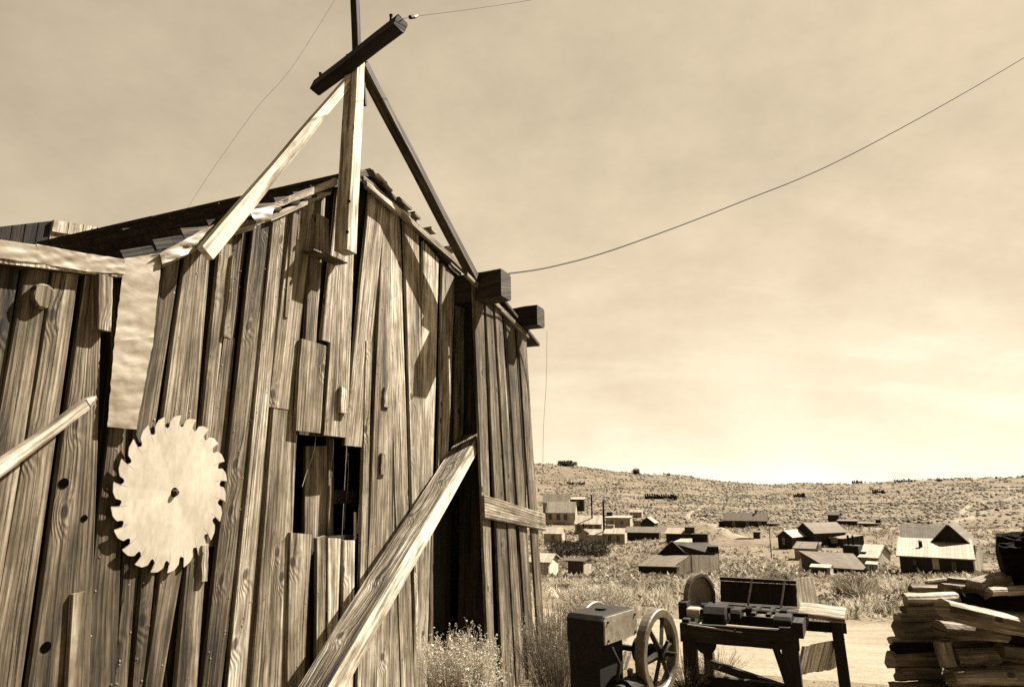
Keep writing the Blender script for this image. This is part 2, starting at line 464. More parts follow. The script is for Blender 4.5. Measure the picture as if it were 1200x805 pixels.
# outer boards of the gable wall (traced), k = how far they stand off the inner boards
mb = MB()
K1, K2 = .058, .085
rows = [
 # xa  xb  yt   xc  xd  yb   k   tone top bot
 (190, 209, 320, 177, 197, 400, K1, .8, 'R', 520),
 (215, 245, 315, 203, 238, 400, K1, 1.25, 'R', 600),
 (256, 272, 300, 246, 261, 400, K1, 1.15, 'R', 640),
 (273, 289, 280, 262, 274, 400, .03, .85, 'R', 395),
 (262, 276, 395, 240, 262, 560, .03, .8, 395, 640),
 (297, 322, 265, 262, 286, 580, K1, .6, 'R', 'G'),
 (318, 334, 262, 287, 307, 580, K1 + .014, 1.7, 'R', 'G'),
 (335, 342, 250, 323, 332, 380, .03, 1.0, 'R', 'G'),
 (343, 369, 240, 325, 352, 390, K1, 1.25, 'R', 480),
 (326, 350, 400, 312, 345, 580, K1 - .006, 1.2, 400, 'G'),
 (362, 377, 310, 358, 372, 390, K1 - .01, .95, 'R', 407),
 (385, 393, 320, 378, 388, 385, K1, 1.1, 'R', 400),
 (394, 415, 300, 388, 412, 390, K1, 1.2, 'R', 512),
 (423, 443, 330, 417, 437, 390, K1, 1.1, 'R', 524),
 (429, 437, 400, 426, 433, 520, K1 + .008, 1.2, 400, 'G'),
 (447, 463, 300, 443, 462, 390, K1, 1.15, 'R', 'G'),
 (434, 449, 235, 437, 447, 400, .025, 1.0, 'R', 'G'),
 (452, 469, 250, 461, 477, 520, K1, 1.2, 'R', 'G'),
 (474, 491, 270, 481, 496, 520, K1, 1.15, 'R', 'G'),
 (496, 514, 292, 499, 507, 520, K1 - .01, 1.1, 'R', 560),
 (496, 515, 295, 487, 503, 700, K1, 1.05, 'R', 'G'),
 (518, 534, 320, 514, 526, 520, K1, 1.0, 'R', 560),
 (536, 545, 330, 533, 543, 520, .03, .9, 'R', 540),
 (434, 459, 530, 425, 452, 760, K1 - .012, 1.0, 512, 'G'),
 (460, 476, 600, 456, 474, 760, K1 - .008, .95, 520, 'G'),
 (504, 508, 690, 503, 508, 740, .03, 1.0, 560, 'G'),
 # below the window
 (339, 366, 626, 337, 361, 740, K1 + .012, 1.0, 625, 'G'),
 (371, 382, 628, 371, 382, 740, K1, 1.1, 628, 'G'),
 (384, 400, 630, 384, 396, 740, K1, .95, 631, 'G'),
 (403, 417, 633, 402, 415, 740, K1, 1.1, 634, 'G'),
 (423, 431, 640, 421, 429, 740, K1, 1.0, 520, 'G'),
 # below / around the blade
 (127, 147, 505, 110, 142, 655, K1, .5, 300, 'G'),
 (146, 161, 650, 134, 150, 805, K1, .6, 640, 'G'),
 (168, 184, 655, 155, 168, 805, K1 - .01, .6, 560, 'G'),
 (186, 210, 690, 170, 190, 805, K1 - .002, .75, 640, 'G'),
 (216, 241, 680, 205, 232, 805, K1 + .005, .75, 560, 'G'),
 (237, 245, 640, 236, 244, 680, K2, 1.2, 637, 681),
 # little extra pieces
 (352, 384, 402, 345, 377, 502, K2, .95, 399, 506),
 (400, 410, 458, 399, 408, 482, K2, 1.6, 455, 484),
 (451, 457, 455, 450, 457, 476, K2 - .01, .8, 453, 477),
 (447, 452, 535, 446, 452, 552, K2 - .01, .9, 533, 556),
 (269, 275, 330, 262, 272, 395, K2 - .01, .9, 300, 396),
 (343, 350, 255, 333, 338, 370, K2 - .02, .8, 250, 372),
 (352, 359, 225, 348, 354, 280, K2 - .02, 1.0, 235, 282),
]
for r_ in rows:
    xa, xb, yt, xc, xd, yb, k, tn, tp, bt = r_
    if xb - xa > 11 and k >= .06: xa += U(.3, 1.6); xc += U(.3, 1.6); xb -= U(0, 1.2); xd -= U(0, 1.2)
    tboard(mb, xa, xb, yt, xc, xd, yb, k, tn * U(.75, 1.2) * (1.4 if xa > 380 else (.9 if xa > 200 else .8)), tp, bt)
# inner boards, all the way along, window and doorway left open; toned dark so the gaps read as shadow
WINS = (sh(wp(346, 560))[0], sh(wp(423, 560))[0]); WINH = (sh(wp(380, 629))[1], sh(wp(380, 512))[1])
DOOR = (sh(wp(512, 650))[0], S_BOX - .02); DOORH = (-1, sh(wp(530, 560))[1])
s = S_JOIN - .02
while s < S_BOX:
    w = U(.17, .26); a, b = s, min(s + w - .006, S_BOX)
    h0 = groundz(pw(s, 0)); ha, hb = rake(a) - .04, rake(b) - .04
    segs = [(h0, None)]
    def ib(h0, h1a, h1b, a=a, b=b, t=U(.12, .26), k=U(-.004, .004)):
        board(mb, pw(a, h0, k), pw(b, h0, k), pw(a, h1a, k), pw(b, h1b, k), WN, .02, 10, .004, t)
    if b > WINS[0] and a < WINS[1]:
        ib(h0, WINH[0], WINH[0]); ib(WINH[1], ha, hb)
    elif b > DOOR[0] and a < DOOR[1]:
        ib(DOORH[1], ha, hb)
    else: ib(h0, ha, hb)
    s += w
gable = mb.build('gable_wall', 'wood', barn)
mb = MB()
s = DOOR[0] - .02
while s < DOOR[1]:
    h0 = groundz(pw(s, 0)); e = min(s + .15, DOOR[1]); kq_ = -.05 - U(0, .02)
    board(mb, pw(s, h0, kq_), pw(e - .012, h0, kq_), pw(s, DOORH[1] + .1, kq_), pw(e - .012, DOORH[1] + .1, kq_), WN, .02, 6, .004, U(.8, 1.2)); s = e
mb.build('recessed_boards', 'wood_black', barn)  # black boards close the opening, standing in for its deep shade
# nail heads
mb = MB()
for L0_, R0_, L1_, R1_ in NAILS:
    n_ = int((L1_ - L0_).length * 5) + 2
    for _ in range(n_):
        t_, e_ = U(.02, .98), random.choice((.14, .2, .5, .8, .86)) + U(-.05, .05)
        p = L0_.lerp(L1_, t_).lerp(R0_.lerp(R1_, t_), e_)
        tube(mb, [p - WN * .006, p + WN * .0035], U(.0022, .0038), 6, U(.7, 1.8), smooth=False)
mb.build('nail_heads', 'iron_pale', gable)
# boards seen inside the window opening
mb = MB()
kk = -.10
for xa, xb, yt, xc, xd, yb, t in ((359, 384, 522, 356, 383, 640, .9), (385, 392, 514, 384, 391, 640, .8)):
    tboard(mb, xa, xb, yt, xc, xd, yb, kk + U(-.01, .01), t, yt, yb + 10)
board(mb, wp(386, 590, kk - .05), wp(425, 590, kk - .05), wp(386, 574, kk - .05), wp(425, 574, kk - .05), WN, .04, 3, .002, .4)
board(mb, wp(415.5, 632, .03), wp(418.5, 632, .03), wp(415.5, 600, .03), wp(418.5, 600, .03), WN, .01, 3, .001, 2.2)
for x, y0, y1, dx in ((346, 508, 625, -6), (370, 512, 570, -14), (389, 505, 560, 0), (407, 525, 620, -2)):
    tube(mb, [wp(x + dx * t + 2 * math.sin(t * 5), y0 + (y1 - y0) * t, kk + .05) for t in (0, .25, .5, .75, 1)], .0025, 5, 1.6)
mb.build('window_boards', 'wood', barn)

# left lower wall, same plane
mb = MB()
KL = .07
for r_ in [
 (-60, 24, 312, -90, 2, 450, KL - .015, 0.51, 'F', 'G'),
 (31, 62, 312, 5, 40, 450, KL, 0.56, 'F', 'G'),
 (62, 93, 320, 40.3, 75, 450, KL - .003, 0.61, 'F', 'G'),
 (99, 121, 330, 82, 117, 450, KL, 0.53, 'F', 'G'),
 (131, 150, 330, 131, 160, 430, .02, .6, 'F', 'G')]:
    xa, xb, yt, xc, xd, yb, k, tn, tp, bt = r_
    tboard(mb, xa, xb, yt, xc, xd, yb, k, tn, tp, bt, margin=-.01, seg=16, wob=.007)
tboard(mb, 116, 133, 325, 115, 131, 385, .115, 1.0, 322, 387, th=.045)
tboard(mb, 85, 101, 700, 78, 90, 805, KL + .02, .9, 696, 'G')
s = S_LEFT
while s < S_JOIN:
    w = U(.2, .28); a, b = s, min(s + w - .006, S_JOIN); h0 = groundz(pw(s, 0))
    board(mb, pw(a, h0), pw(b, h0), pw(a, fasc(a) + .02), pw(b, fasc(b) + .02), WN, .02, 8, .004, U(.1, .22)); s += w  # backing toned dark to deepen the shadow in the gaps
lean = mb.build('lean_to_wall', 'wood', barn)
# knot plug standing proud
mb = MB(); rows_ = []
c0, c1 = wp(49, 347, KL), wp(52, 346, KL + .035)
for c, rr in ((c0, .055), (c0.lerp(c1, .7), .052), (c1, .046)):
    rows_.append([c + WD * math.cos(q) * rr * .85 + V((0, 0, 1)) * math.sin(q) * rr * (1 + .1 * math.sin(3 * q)) for q in [i * math.pi / 5 for i in range(10)]])
mb.grid(rows_, tone=.9); mb.build('wood_block', 'wood', lean)
for x, y, rr in ((75, 566, .021), (99, 607, .014), (54, 758, .021)):
    mb = MB(); c_ = wp(x, y, KL + .003); mb.face([c_ + WD * math.cos(q) * rr + V((0, 0, 1)) * math.sin(q) * rr for q in [i * math.pi / 8 for i in range(16)]])
    mb.build('knot_hole_disc', 'hole', lean)  # flat black disc painting the dark inside of a hole

# fascia of pale sheet on the left wall, torn vertical sheet over the joint
def sheet(name, polys, parent, m='tin', crease=.012, k=.07, nx=14, ny=26, tone=1.0, back=.012):
    mb = MB()
    for quad in polys:
        a, b, c, d = quad      # px corners: TL TR BR BL
        g1, g2 = [], []
        for j in range(ny + 1):
            v = j / ny; r1, r2 = [], []
            for i in range(nx + 1):
                u = i / nx
                x = (a[0] * (1 - u) + b[0] * u) * (1 - v) + (d[0] * (1 - u) + c[0] * u) * v
                y = (a[1] * (1 - u) + b[1] * u) * (1 - v) + (d[1] * (1 - u) + c[1] * u) * v
                ed = 1.3 * noise.noise(V((x * .12, y * .12, 3)))
                z = noise.noise(V((x * .03, y * .17, 1))) * crease + noise.noise(V((x * .12, y * .4, 2))) * crease * .5
                r1.append(wp(x + ed, y + ed * .6, k + z)); r2.append(wp(x + ed, y + ed * .6, k + z - back))
            g1.append(r1); g2.append(r2)
        mb.grid(g1, closed=False, smooth=True, tone=tone); mb.grid(g2, closed=False, tone=tone)
        rim = [(g1[0][i], g2[0][i]) for i in range(nx + 1)] + [(g1[j][nx], g2[j][nx]) for j in range(1, ny + 1)] + [(g1[ny][i], g2[ny][i]) for i in range(nx - 1, -1, -1)] + [(g1[j][0], g2[j][0]) for j in range(ny - 1, 0, -1)]
        for i in range(len(rim)):
            p, q = rim[i], rim[(i + 1) % len(rim)]
            mb.face([p[0], q[0], q[1], p[1]], tone=tone)
    return mb.build(name, m, parent)
sheet('fascia_flashing', [((-90, 268), (43, 287), (43, 308), (-90, 292)), ((43, 286), (101, 297), (101, 318), (43, 308)), ((101, 297), (147, 304), (146, 321), (101, 318))], barn, k=.115, crease=.006, ny=8, nx=20, tone=.8)
mb = MB(); board(mb, wp(-90, 298, .11), wp(146, 325, .11), wp(-90, 292, .11), wp(146, 320, .11), WN, .10, 6, .002, 2.0)
mb.build('fascia_board', 'wood', barn)
sheet('tin_patch', [((146, 303), (190, 296), (180, 395), (134, 400)), ((134, 400), (180, 395), (160, 503), (126, 500))], barn, k=.10, crease=.006, tone=.95)
sheet('rake_flashing', [((187, 297), (252, 262), (231, 293), (190, 310))], barn, k=.125, crease=.015, nx=12, ny=8)
sheet('rake_flashing', [((292, 247), (323, 240), (318, 258), (302, 264))], barn, k=.14, crease=.02, nx=8, ny=8, tone=1.1)
# rake boards
mb = MB()
def rakeb(x0, y0, x1, y1, wpx, k, tone, th=.03):
    board(mb, wp(x0, y0 + wpx, k), wp(x0, y0, k), wp(x1, y1 + wpx, k), wp(x1, y1, k), WN, th, 8, .006, tone)
rakeb(262, 262, 300, 250, 18, .085, 1.5); rakeb(300, 246, 395, 208, 9, .11, 2.2); rakeb(318, 252, 388, 220, 8, .09, 1.5)
rakeb(190, 300, 262, 264, 14, .08, 1.1)
mb.build('rake_board', 'wood', barn)
mb = MB()
rakeb(426, 204, 548, 314, 8, .10, 1.0); rakeb(430, 212, 470, 246, 7, .13, 1.4)
rakeb(548, 318, 620, 391, 6, .30, .9)
mb.build('rake_board', 'wood', barn)
# curling shingle ends and rubble along the right hand rake
for x, y, l in ((428, 200, 15), (462, 233, 13), (445, 216, 7), (480, 250, 6), (500, 268, 5), (522, 290, 6), (437, 206, 6)):
    mb = MB(); p = wp(x, y, .05); beam(mb, p, p + WN * .0 + WD * (l / 70.) + V((0, 0, -.02)), WN, .10, .025, 3, .01, 1.5)
    mb.build('shingle_end', 'wood', barn)

# roofs: courses of shingles parallel to the ridge
BACK = -6.5
def courses(s0, h0, s1, h1, name, n=10, k0=.10, k1=BACK, tones=(.5, 1.3)):
    mb = MB()
    dirv = (pw(s1, h1) - pw(s0, h0)); L = dirv.length; du = dirv / L
    nr = WN.cross(du); nr = nr if nr.z > 0 else -nr
    for i in range(n):
        a = pw(s0, h0) + du * (L * i / n - .03); b = pw(s0, h0) + du * (L * (i + 1) / n)
        kk_ = k0
        while kk_ > k1:
            w = U(.9, 2.2); e = max(kk_ - w, k1)
            lf = nr * (.004 + U(0, .010))
            A, B = a + WN * kk_ + nr * .045 + lf, b + WN * kk_ + nr * .022
            C, D = b + WN * e + nr * .022, a + WN * e + nr * .045 + lf
            board(mb, A, D, B, C, nr, .05, 2, .008, U(*tones), .004)
            kk_ = e - .004
    return mb.build(name, 'shingle', barn)
LE2 = (LE[0] - .05, rake(LE[0] - .05))
courses(LE2[0], LE2[1], APX[0], APX[1], 'roof', 12)
SR = S_END + .10
courses(SR, rake(SR) + .02, APX[0] + .004, APX[1], 'roof', 14, k0=.08)
# the part of the right slope over the boxed-out bay
mb = MB(); a, b = pw(S_BOX - .05, rake(S_BOX - .05) + .035), pw(SR, rake(SR) + .035)
board(mb, a + WN * .31, b + WN * .31, a + WN * .05, b + WN * .05, V((0, 0, 1)), .03, 4, .004, .9); mb.build('roof', 'shingle', barn)
# lean-to roof
mb = MB(); a, b = pw(S_LEFT, fasc(S_LEFT) + .015), pw(S_JOIN + .02, fasc(S_JOIN) + .015)
board(mb, a + WN * .09, b + WN * .09, a - WN * 5 - V((0, 0, 1.0)), b - WN * 5 - V((0, 0, 1.0)), V((0, 0, 1)), .05, 6, .01, .9)
mb.build('roof', 'shingle', barn)
# back, right end and left end walls
def wallrun(name, p0, p1, ht0, ht1, tone=(.6, 1.1), m='wood', nrm=None):
    mb = MB(); d = p1 - p0; L = d.length; du = d / L; nrm = nrm or V((du.y, -du.x, 0)); t = 0
    while t < L:
        w = U(.18, .27); e = min(t + w - .008, L)
        A, B = p0 + du * t, p0 + du * e
        z = min(gz(A.x, A.y, False), gz(B.x, B.y, False)) - .15
        fa, fb = ht0 + (ht1 - ht0) * t / L, ht0 + (ht1 - ht0) * e / L
        o_ = nrm * U(0, .02)
        board(mb, V((A.x, A.y, z)) + o_, V((B.x, B.y, z)) + o_, V((A.x, A.y, fa)) + o_, V((B.x, B.y, fb)) + o_, nrm, .02, 5, .004, U(*tone)); t += w
    return mb.build(name, m, barn)
z0 = V((0, 0, 0))
BK = -6.3
RH = rake(S_END) - .05
wallrun('side_wall', pw(S_END, 0, .18), pw(S_END, 0, BK), RH, RH, nrm=WD)
wallrun('side_wall', pw(S_JOIN, 0, BK), pw(S_JOIN, 0, -.03), LE[1] - .06, LE[1] - .06, nrm=-WD)
wallrun('back_wall', pw(APX[0], 0, BK), pw(S_JOIN, 0, BK), APX[1] - .06, LE[1] - .06, nrm=-WN)
wallrun('back_wall', pw(S_END, 0, BK), pw(APX[0], 0, BK), RH, APX[1] - .06, nrm=-WN)
wallrun('side_wall', pw(S_LEFT, 0, -4.8), pw(S_LEFT, 0, -.03), fasc(S_LEFT) - 1.0, fasc(S_LEFT), nrm=-WD)
wallrun('back_wall', pw(S_JOIN, 0, -4.8), pw(S_LEFT, 0, -4.8), fasc(0) - 1.1, fasc(0) - 1.1, nrm=-WN)

# boxed-out bay at the right end of the wall
mb = MB(); KB = .24
for r_ in [
 (556, 567, 370, 569, 578, 700, KB + .03, .75), (570, 578, 372, 585, 598, 705, KB + .03, .7), (581, 589, 380, 600, 610, 705, KB + .035, .7),
 (593, 603, 385, 614, 623, 705, KB + .03, .65), (608, 617, 395, 628, 636, 705, KB + .035, .7)]:
    xa, xb, yt, xc, xd, yb, k, tn = r_
    tboard(mb, xa, xb, yt, xc, xd, yb, k, tn, 'R', 'G', margin=.03)
sa, sb = sh(wp(557, 400, KB))[0], S_END
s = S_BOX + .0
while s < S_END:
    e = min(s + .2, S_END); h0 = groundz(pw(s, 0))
    board(mb, pw(s, h0, KB - .045), pw(e - .006, h0, KB - .045), pw(s, rake(s) - .05, KB - .045), pw(e - .006, rake(e) - .05, KB - .045), WN, .02, 6, .003, U(.1, .2)); s = e  # dark backing adds to the shadow between the bay boards
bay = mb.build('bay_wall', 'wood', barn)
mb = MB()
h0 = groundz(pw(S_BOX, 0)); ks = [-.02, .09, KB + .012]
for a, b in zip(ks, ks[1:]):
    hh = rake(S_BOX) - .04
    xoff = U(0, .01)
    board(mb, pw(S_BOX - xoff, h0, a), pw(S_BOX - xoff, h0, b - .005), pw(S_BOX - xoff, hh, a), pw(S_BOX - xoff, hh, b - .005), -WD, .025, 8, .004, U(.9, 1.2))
mb.build('bay_return', 'wood_dark', barn)  # unlit side of the bay, its shade put into darker wood
# horizontal board nailed across the bay
mb = MB()
kq = KB + .06
board(mb, wp(568, 607, kq), wp(568, 580, kq), wp(640, 622, kq), wp(639, 602, kq), WN, .03, 8, .006, 1.15, rag=.01)
mb.build('cross_board', 'wood', barn, label='short pale board nailed level across the right end')
# projecting beams
def outbeam(px, py, kend, w, h, tone, tilt=0):
    mb = MB(); p = wp(px, py, .0); a = p - WN * .6; b = p + WN * kend + V((0, 0, tilt))
    beam(mb, a, b, V((0, 0, 1)), h, w, 8, .014, tone, .02)
    return mb.build('projecting_beam', 'wood_dark', barn)
outbeam(532, 345, .52, .21, .24, 1.1, .02)
outbeam(583, 378, .48, .20, .20, .8, .01)
# small board box under the mast with a shelf below it
mb = MB()
tboard(mb, 371, 386, 255, 369, 386, 292, .10, 1.1, 252, 295, th=.05, margin=0)
board(mb, wp(367, 293, .16), wp(408, 309, .16), wp(367, 291, .16), wp(408, 307.5, .16), WN, .10, 4, .002, .6)
mb.build('vent_shelf', 'wood', barn)

# ------------------------------------------------------------------ rear shed beyond the lean-to
shp = at(60, 262, 9.5)
e = WD
sr = thing('rear_shed', 'small dark board shed roof rising behind the pale flashed left wall', 'shed', (shp.x, shp.y, gz(shp.x, shp.y)))
A = at(-90, 276, 8.3); B = at(60, 259, 9.5); C_ = at(143, 273, 10.6)
mb = MB()
def vwall(mb, p, q, drop, tones, nb, nr=None):
    d = q - p
    nr = nr or V((d.y, -d.x, 0)).normalized()
    for i in range(nb):
        a, b = p + d * (i / nb), p + d * ((i + .96) / nb)
        z = gz(a.x, a.y, False) - .2
        board(mb, V((a.x, a.y, z)), V((b.x, b.y, z)), a, b, nr, .03, 3, .004, U(*tones))
vwall(mb, A, B, 0, (.8, 1.2), 9); mb.build('front_wall', 'wood_black', sr)
mb = MB(); vwall(mb, B + V((.01, 0, 0)), C_, 0, (.7, 1.1), 6); mb.build('side_wall', 'wood', sr); mb = MB()
BB = B + V((-3.2, 2.6, 0)); vwall(mb, C_ + V((-3.2, 2.6, 0)), BB, 0, (.8, 1), 6); mb.build('back_wall', 'wood', sr)
mb = MB()
d = (C_ - B)
nr_ = V((d.y, -d.x, 0)).normalized()
for i in range(5):
    a, b = B + d * (i / 5), B + d * ((i + .97) / 5)
    board(mb, a + nr_ * .05 - V((0, 0, .17)), b + nr_ * .05 - V((0, 0, .17)), a + nr_ * .05 + V((0, 0, U(0, .03))), b + nr_ * .05 + V((0, 0, U(0, .03))), nr_, .03, 3, .008, U(1.0, 1.5))
mb.build('eave_trim', 'wood_pale', sr)
mb = MB(); bk = V((-3.2, 2.6, .0))
mb.face([A, B, B + bk, A + bk]); mb.face([B, C_, C_ + bk, B + bk])
mb.face([A - V((0, 0, .05)), A + bk - V((0, 0, .05)), B + bk - V((0, 0, .05)), B - V((0, 0, .05))])
mb.build('roof', 'shingle', sr)

# ------------------------------------------------------------------ mast on the gable
base = wp(404, 292, .20)
mast = thing('roof_mast', 'tall squared post with a tilted crossbeam braced above the barn gable', 'mast', base)
KM = .20
pb, pt = wp(405, 296, KM), wp(417, 66, KM)
mb = MB(); beam(mb, pb, pt, WD, .11, .10, 10, .006, 1.6, w1=.09); mb.build('post', 'wood_pale', mast)
for x, y in ((409, 236), (407, 272)):
    mb = MB(); tube(mb, [wp(x, y, KM + .04), wp(x, y, KM + .062)], .011, 8); mb.build('bolt', 'iron', mast)
mb = MB(); Yp = pt.y; pc0, pc1 = at(371, 104, Yp + .22), at(470, 28, Yp - .50)
beam(mb, pc0, pc1, V((0, .5, 1)), .088, .085, 8, .006, 1.0, .012); mb.build('crossbeam', 'wood_black', mast)
mb = MB(); beam(mb, wp(419, 75, KM + .02), wp(414, -60, KM + .02), WD, .055, .045, 6, .004, 1.0, w1=.045); mb.build('upright_rod', 'wood_black', mast)
mb = MB(); beam(mb, wp(240, 297, .16), wp(408, 95, KM - .02), V((0, 0, 1)) - WD * .2, .085, .045, 10, .007, 2.4, w1=.055); mb.build('brace', 'wood_pale', mast)
mb = MB(); beam(mb, wp(556, 327, .27), wp(424, 76, .20), WD, .088, .075, 12, .008, 1.3, w1=.07); mb.build('brace', 'wood_dark', mast)
for x, y, Y in ((375, 93, Yp + .2), (458, 26, Yp - .42)):
    mb = MB(); p = at(x, y, Y); tube(mb, [p - V((0, 0, .06)), p + V((0, 0, .03)), p + V((0, 0, .05))], [.009, .009, .013], 6); mb.build('insulator_pin', 'iron', mast)
mb = MB(); beam(mb, wp(427, 124, KM), wp(424, 80, KM), WD, .03, .03, 4, .002, 1.0); mb.build('strap', 'iron', mast)

# ------------------------------------------------------------------ wires
def wire(name, label, pts, r, m='wire', cat='wire', n=60):
    P = [at(*p) for p in pts]; L = len(P) - 1; out = []
    for i in range(n + 1):
        t = i / n * L; k = min(int(t), L - 1); f = t - k
        p0, p1, p2, p3 = P[max(k - 1, 0)], P[k], P[k + 1], P[min(k + 2, L)]
        out.append(.5 * ((2 * p1) + (p2 - p0) * f + (2 * p0 - 5 * p1 + 4 * p2 - p3) * f * f + (3 * p1 - p0 - 3 * p2 + p3) * f ** 3))
    mb = MB(); tube(mb, out, r, 5, 1.0)
    o = mb.build(name, m); o['label'] = label; o['category'] = cat; return o
wire('overhead_wire', 'thick dark wire sagging from the upper barn beam towards the top right', [(594, 321, 5.9), (650, 312, 6.6), (730, 289, 7.4), (860, 240, 8.6), (1000, 180, 9.6), (1200, 68, 11), (1420, -70, 13)], .0075)
aerial = wire('aerial_wire', 'thin wire running from the high end of the crossbeam past a small insulator', [(471, 24, Yp - .5), (484, 20, Yp - .4), (560, 10, Yp + .4), (640, -3, Yp + 1.2), (760, -28, Yp + 2.2)], .0022)
wire('guy_wire', 'hair-thin wire slanting up the sky left of the mast', [(215, 252, 6.2), (245, 205, 6.1), (300, 128, 6.0), (345, 75, 5.9), (420, -45, 5.8)], .0012)
wire('loose_wire', 'hair-thin wire hanging down beside the right end of the barn', [(641, 388, 6.9), (640, 450, 6.95), (637, 500, 6.95), (636, 560, 6.9)], .0018)
ins = thing('wire_insulator', 'small dark and white insulator threaded on the thin wire by the crossbeam', 'insulator', at(484, 20.3, Yp - .4))
mb = MB(); tube(mb, [at(480.5, 20.6, Yp - .43), at(485, 20.1, Yp - .395)], .013, 8); mb.build('dark_half', 'iron', ins)
mb = MB(); tube(mb, [at(485.1, 20.1, Yp - .393), at(488, 19.6, Yp - .37)], .012, 8); mb.build('white_half', 'porcelain', ins)

# ------------------------------------------------------------------ circular saw blade
bc = wp(204, 577, .078)
yaw = R(2)
bx_ = WD * math.cos(yaw) - WN * math.sin(yaw); bz_ = V((0, 0, 1)); bn = WN * math.cos(yaw) + WD * math.sin(yaw)
saw = thing('circular_saw', 'large round toothed saw blade hung flat on the barn boards', 'saw blade', bc)
NT_ = 22
def sawprof():
    """one outline, radius as a function of angle: hooked teeth"""
    out = []
    for i in range(NT_):
        a0 = 2 * math.pi * i / NT_; st = 2 * math.pi / NT_
        for f, r in ((.0, .338), (.05, .362), (.09, .376), (.15, .378), (.30, .372), (.45, .363), (.60, .352), (.635, .340), (.66, .330), (.71, .323), (.78, .320), (.85, .322), (.91, .327), (.96, .332)):
            rr = r * .985
            aa = a0 + f * st
            if .05 <= f <= .15: aa -= st * (.10 if f < .06 else .2)
            out.append((aa, rr))
    return out
pr = sawprof(); hubr = .024
def bp(a, r, z): return bc + bx_ * math.cos(a + R(60)) * r * .885 + bz_ * math.sin(a + R(60)) * r * .985 + bn * z
mb = MB(); n = len(pr)
front = [bp(a, r, .0025) for a, r in pr]; backp = [bp(a, r, -.0025) for a, r in pr]
an = [2 * math.pi * (i + .3) / n for i in range(n)]
innr = [bp(a, .27, .0025) for a in an]; innb = [bp(a, .27, -.0025) for a in an]
hubf = [bp(a, hubr, .0025) for a in an]; hubb = [bp(a, hubr, -.0025) for a in an]
for i in range(n):
    k = (i + 1) % n
    mb.face([front[i], front[k], innr[k], innr[i]]); mb.face([innr[i], innr[k], hubf[k], hubf[i]])
    mb.face([backp[k], backp[i], innb[i], innb[k]]); mb.face([innb[k], innb[i], hubb[i], hubb[k]])
    mb.face([front[k], front[i], backp[i], backp[k]]); mb.face([hubf[i], hubf[k], hubb[k], hubb[i]])
mb.build('steel_disc', 'blade', saw)
mb = MB(); tube(mb, [bc - WN * .10, bc + bn * .018, bc + bn * .024], [.013, .014, .008], 10); mb.build('peg', 'wood_dark', saw)

# ------------------------------------------------------------------ leaning timber, stick, ground boards
Pt, Pb = at(551, 516, 6.05), at(377, 805, 3.8)
ext = (Pb - Pt); t_ = 1.0
while (Pt + ext * t_).z > gz((Pt + ext * t_).x, (Pt + ext * t_).y) + .02 and t_ < 3: t_ += .01
Pe = Pt + ext * t_
lt = thing('leaning_timber', 'thick cracked timber propped diagonally from the ground to the right end of the barn', 'timber', Pe)
mb = MB(); axd = (Pt - Pe).normalized(); view = (EYE - (Pt + Pe) / 2).normalized()
wd_ = (V((1, 0, 0)) - axd * axd.x); wd_ = (wd_ + V((0, -.35, 0))).normalized()
beam(mb, Pe, Pt, V((-.72, .66, .2)), .175, .12, 26, .016, 1.2, .014, w1=.17, rag=.03)
tm = mb.build('squared_beam', 'timber', lt)
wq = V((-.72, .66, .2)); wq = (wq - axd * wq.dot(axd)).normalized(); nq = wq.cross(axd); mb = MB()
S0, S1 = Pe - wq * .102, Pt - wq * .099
board(mb, S0 + nq * .058, S0 - nq * .058, S1 + nq * .05, S1 - nq * .05, -wq, .03, 22, .010, 1.8, .006)  # paler strip laid along one long side of the timber
mb.build('pale_edge', 'wood_pale', lt, label='pale strip along one edge of the timber')
mb = MB()
for x, y, rr, Y in ((523, 572, .024, 0), (486, 613, .03, 0), (466, 661, .022, 0)):
    t = (y - 515) / 290; 
stt = thing('leaning_stick', 'thin pale split stick with a pointed tip leaning across the left boards', 'stick', at(-60, 590, 2.55))
mb = MB(); a, b = wp(-70, 598, .20), wp(101, 473, .12); beam(mb, a, b, V((0, 0, 1)), .055, .03, 8, 0.008, 2.3, .004, w1=.045)
c = wp(110, 465.5, .115); beam(mb, b, c, V((0, 0, 1)), .045, .03, 2, .0, 2.3, .003, w1=.012)
a2 = a + (a - b) * .6
mb.build('split_pole', 'wood', stt)

gbp = ground_pt(440, 806)
gbd = thing('ground_plank', 'pale broad plank lying on the ground at the foot of the leaning timber', 'plank', gbp)
mb = MB()
p0, p1 = at(385, 826, 4.75), at(500, 796, 5.25)
p0.z = gz(p0.x, p0.y) + .12; p1.z = gz(p1.x, p1.y) + .13
beam(mb, p0, p1, V((.4, -.9, .0)), .30, .05, 8, .015, 1.0, .008); mb.build('plank_board', 'wood_pale', gbd)

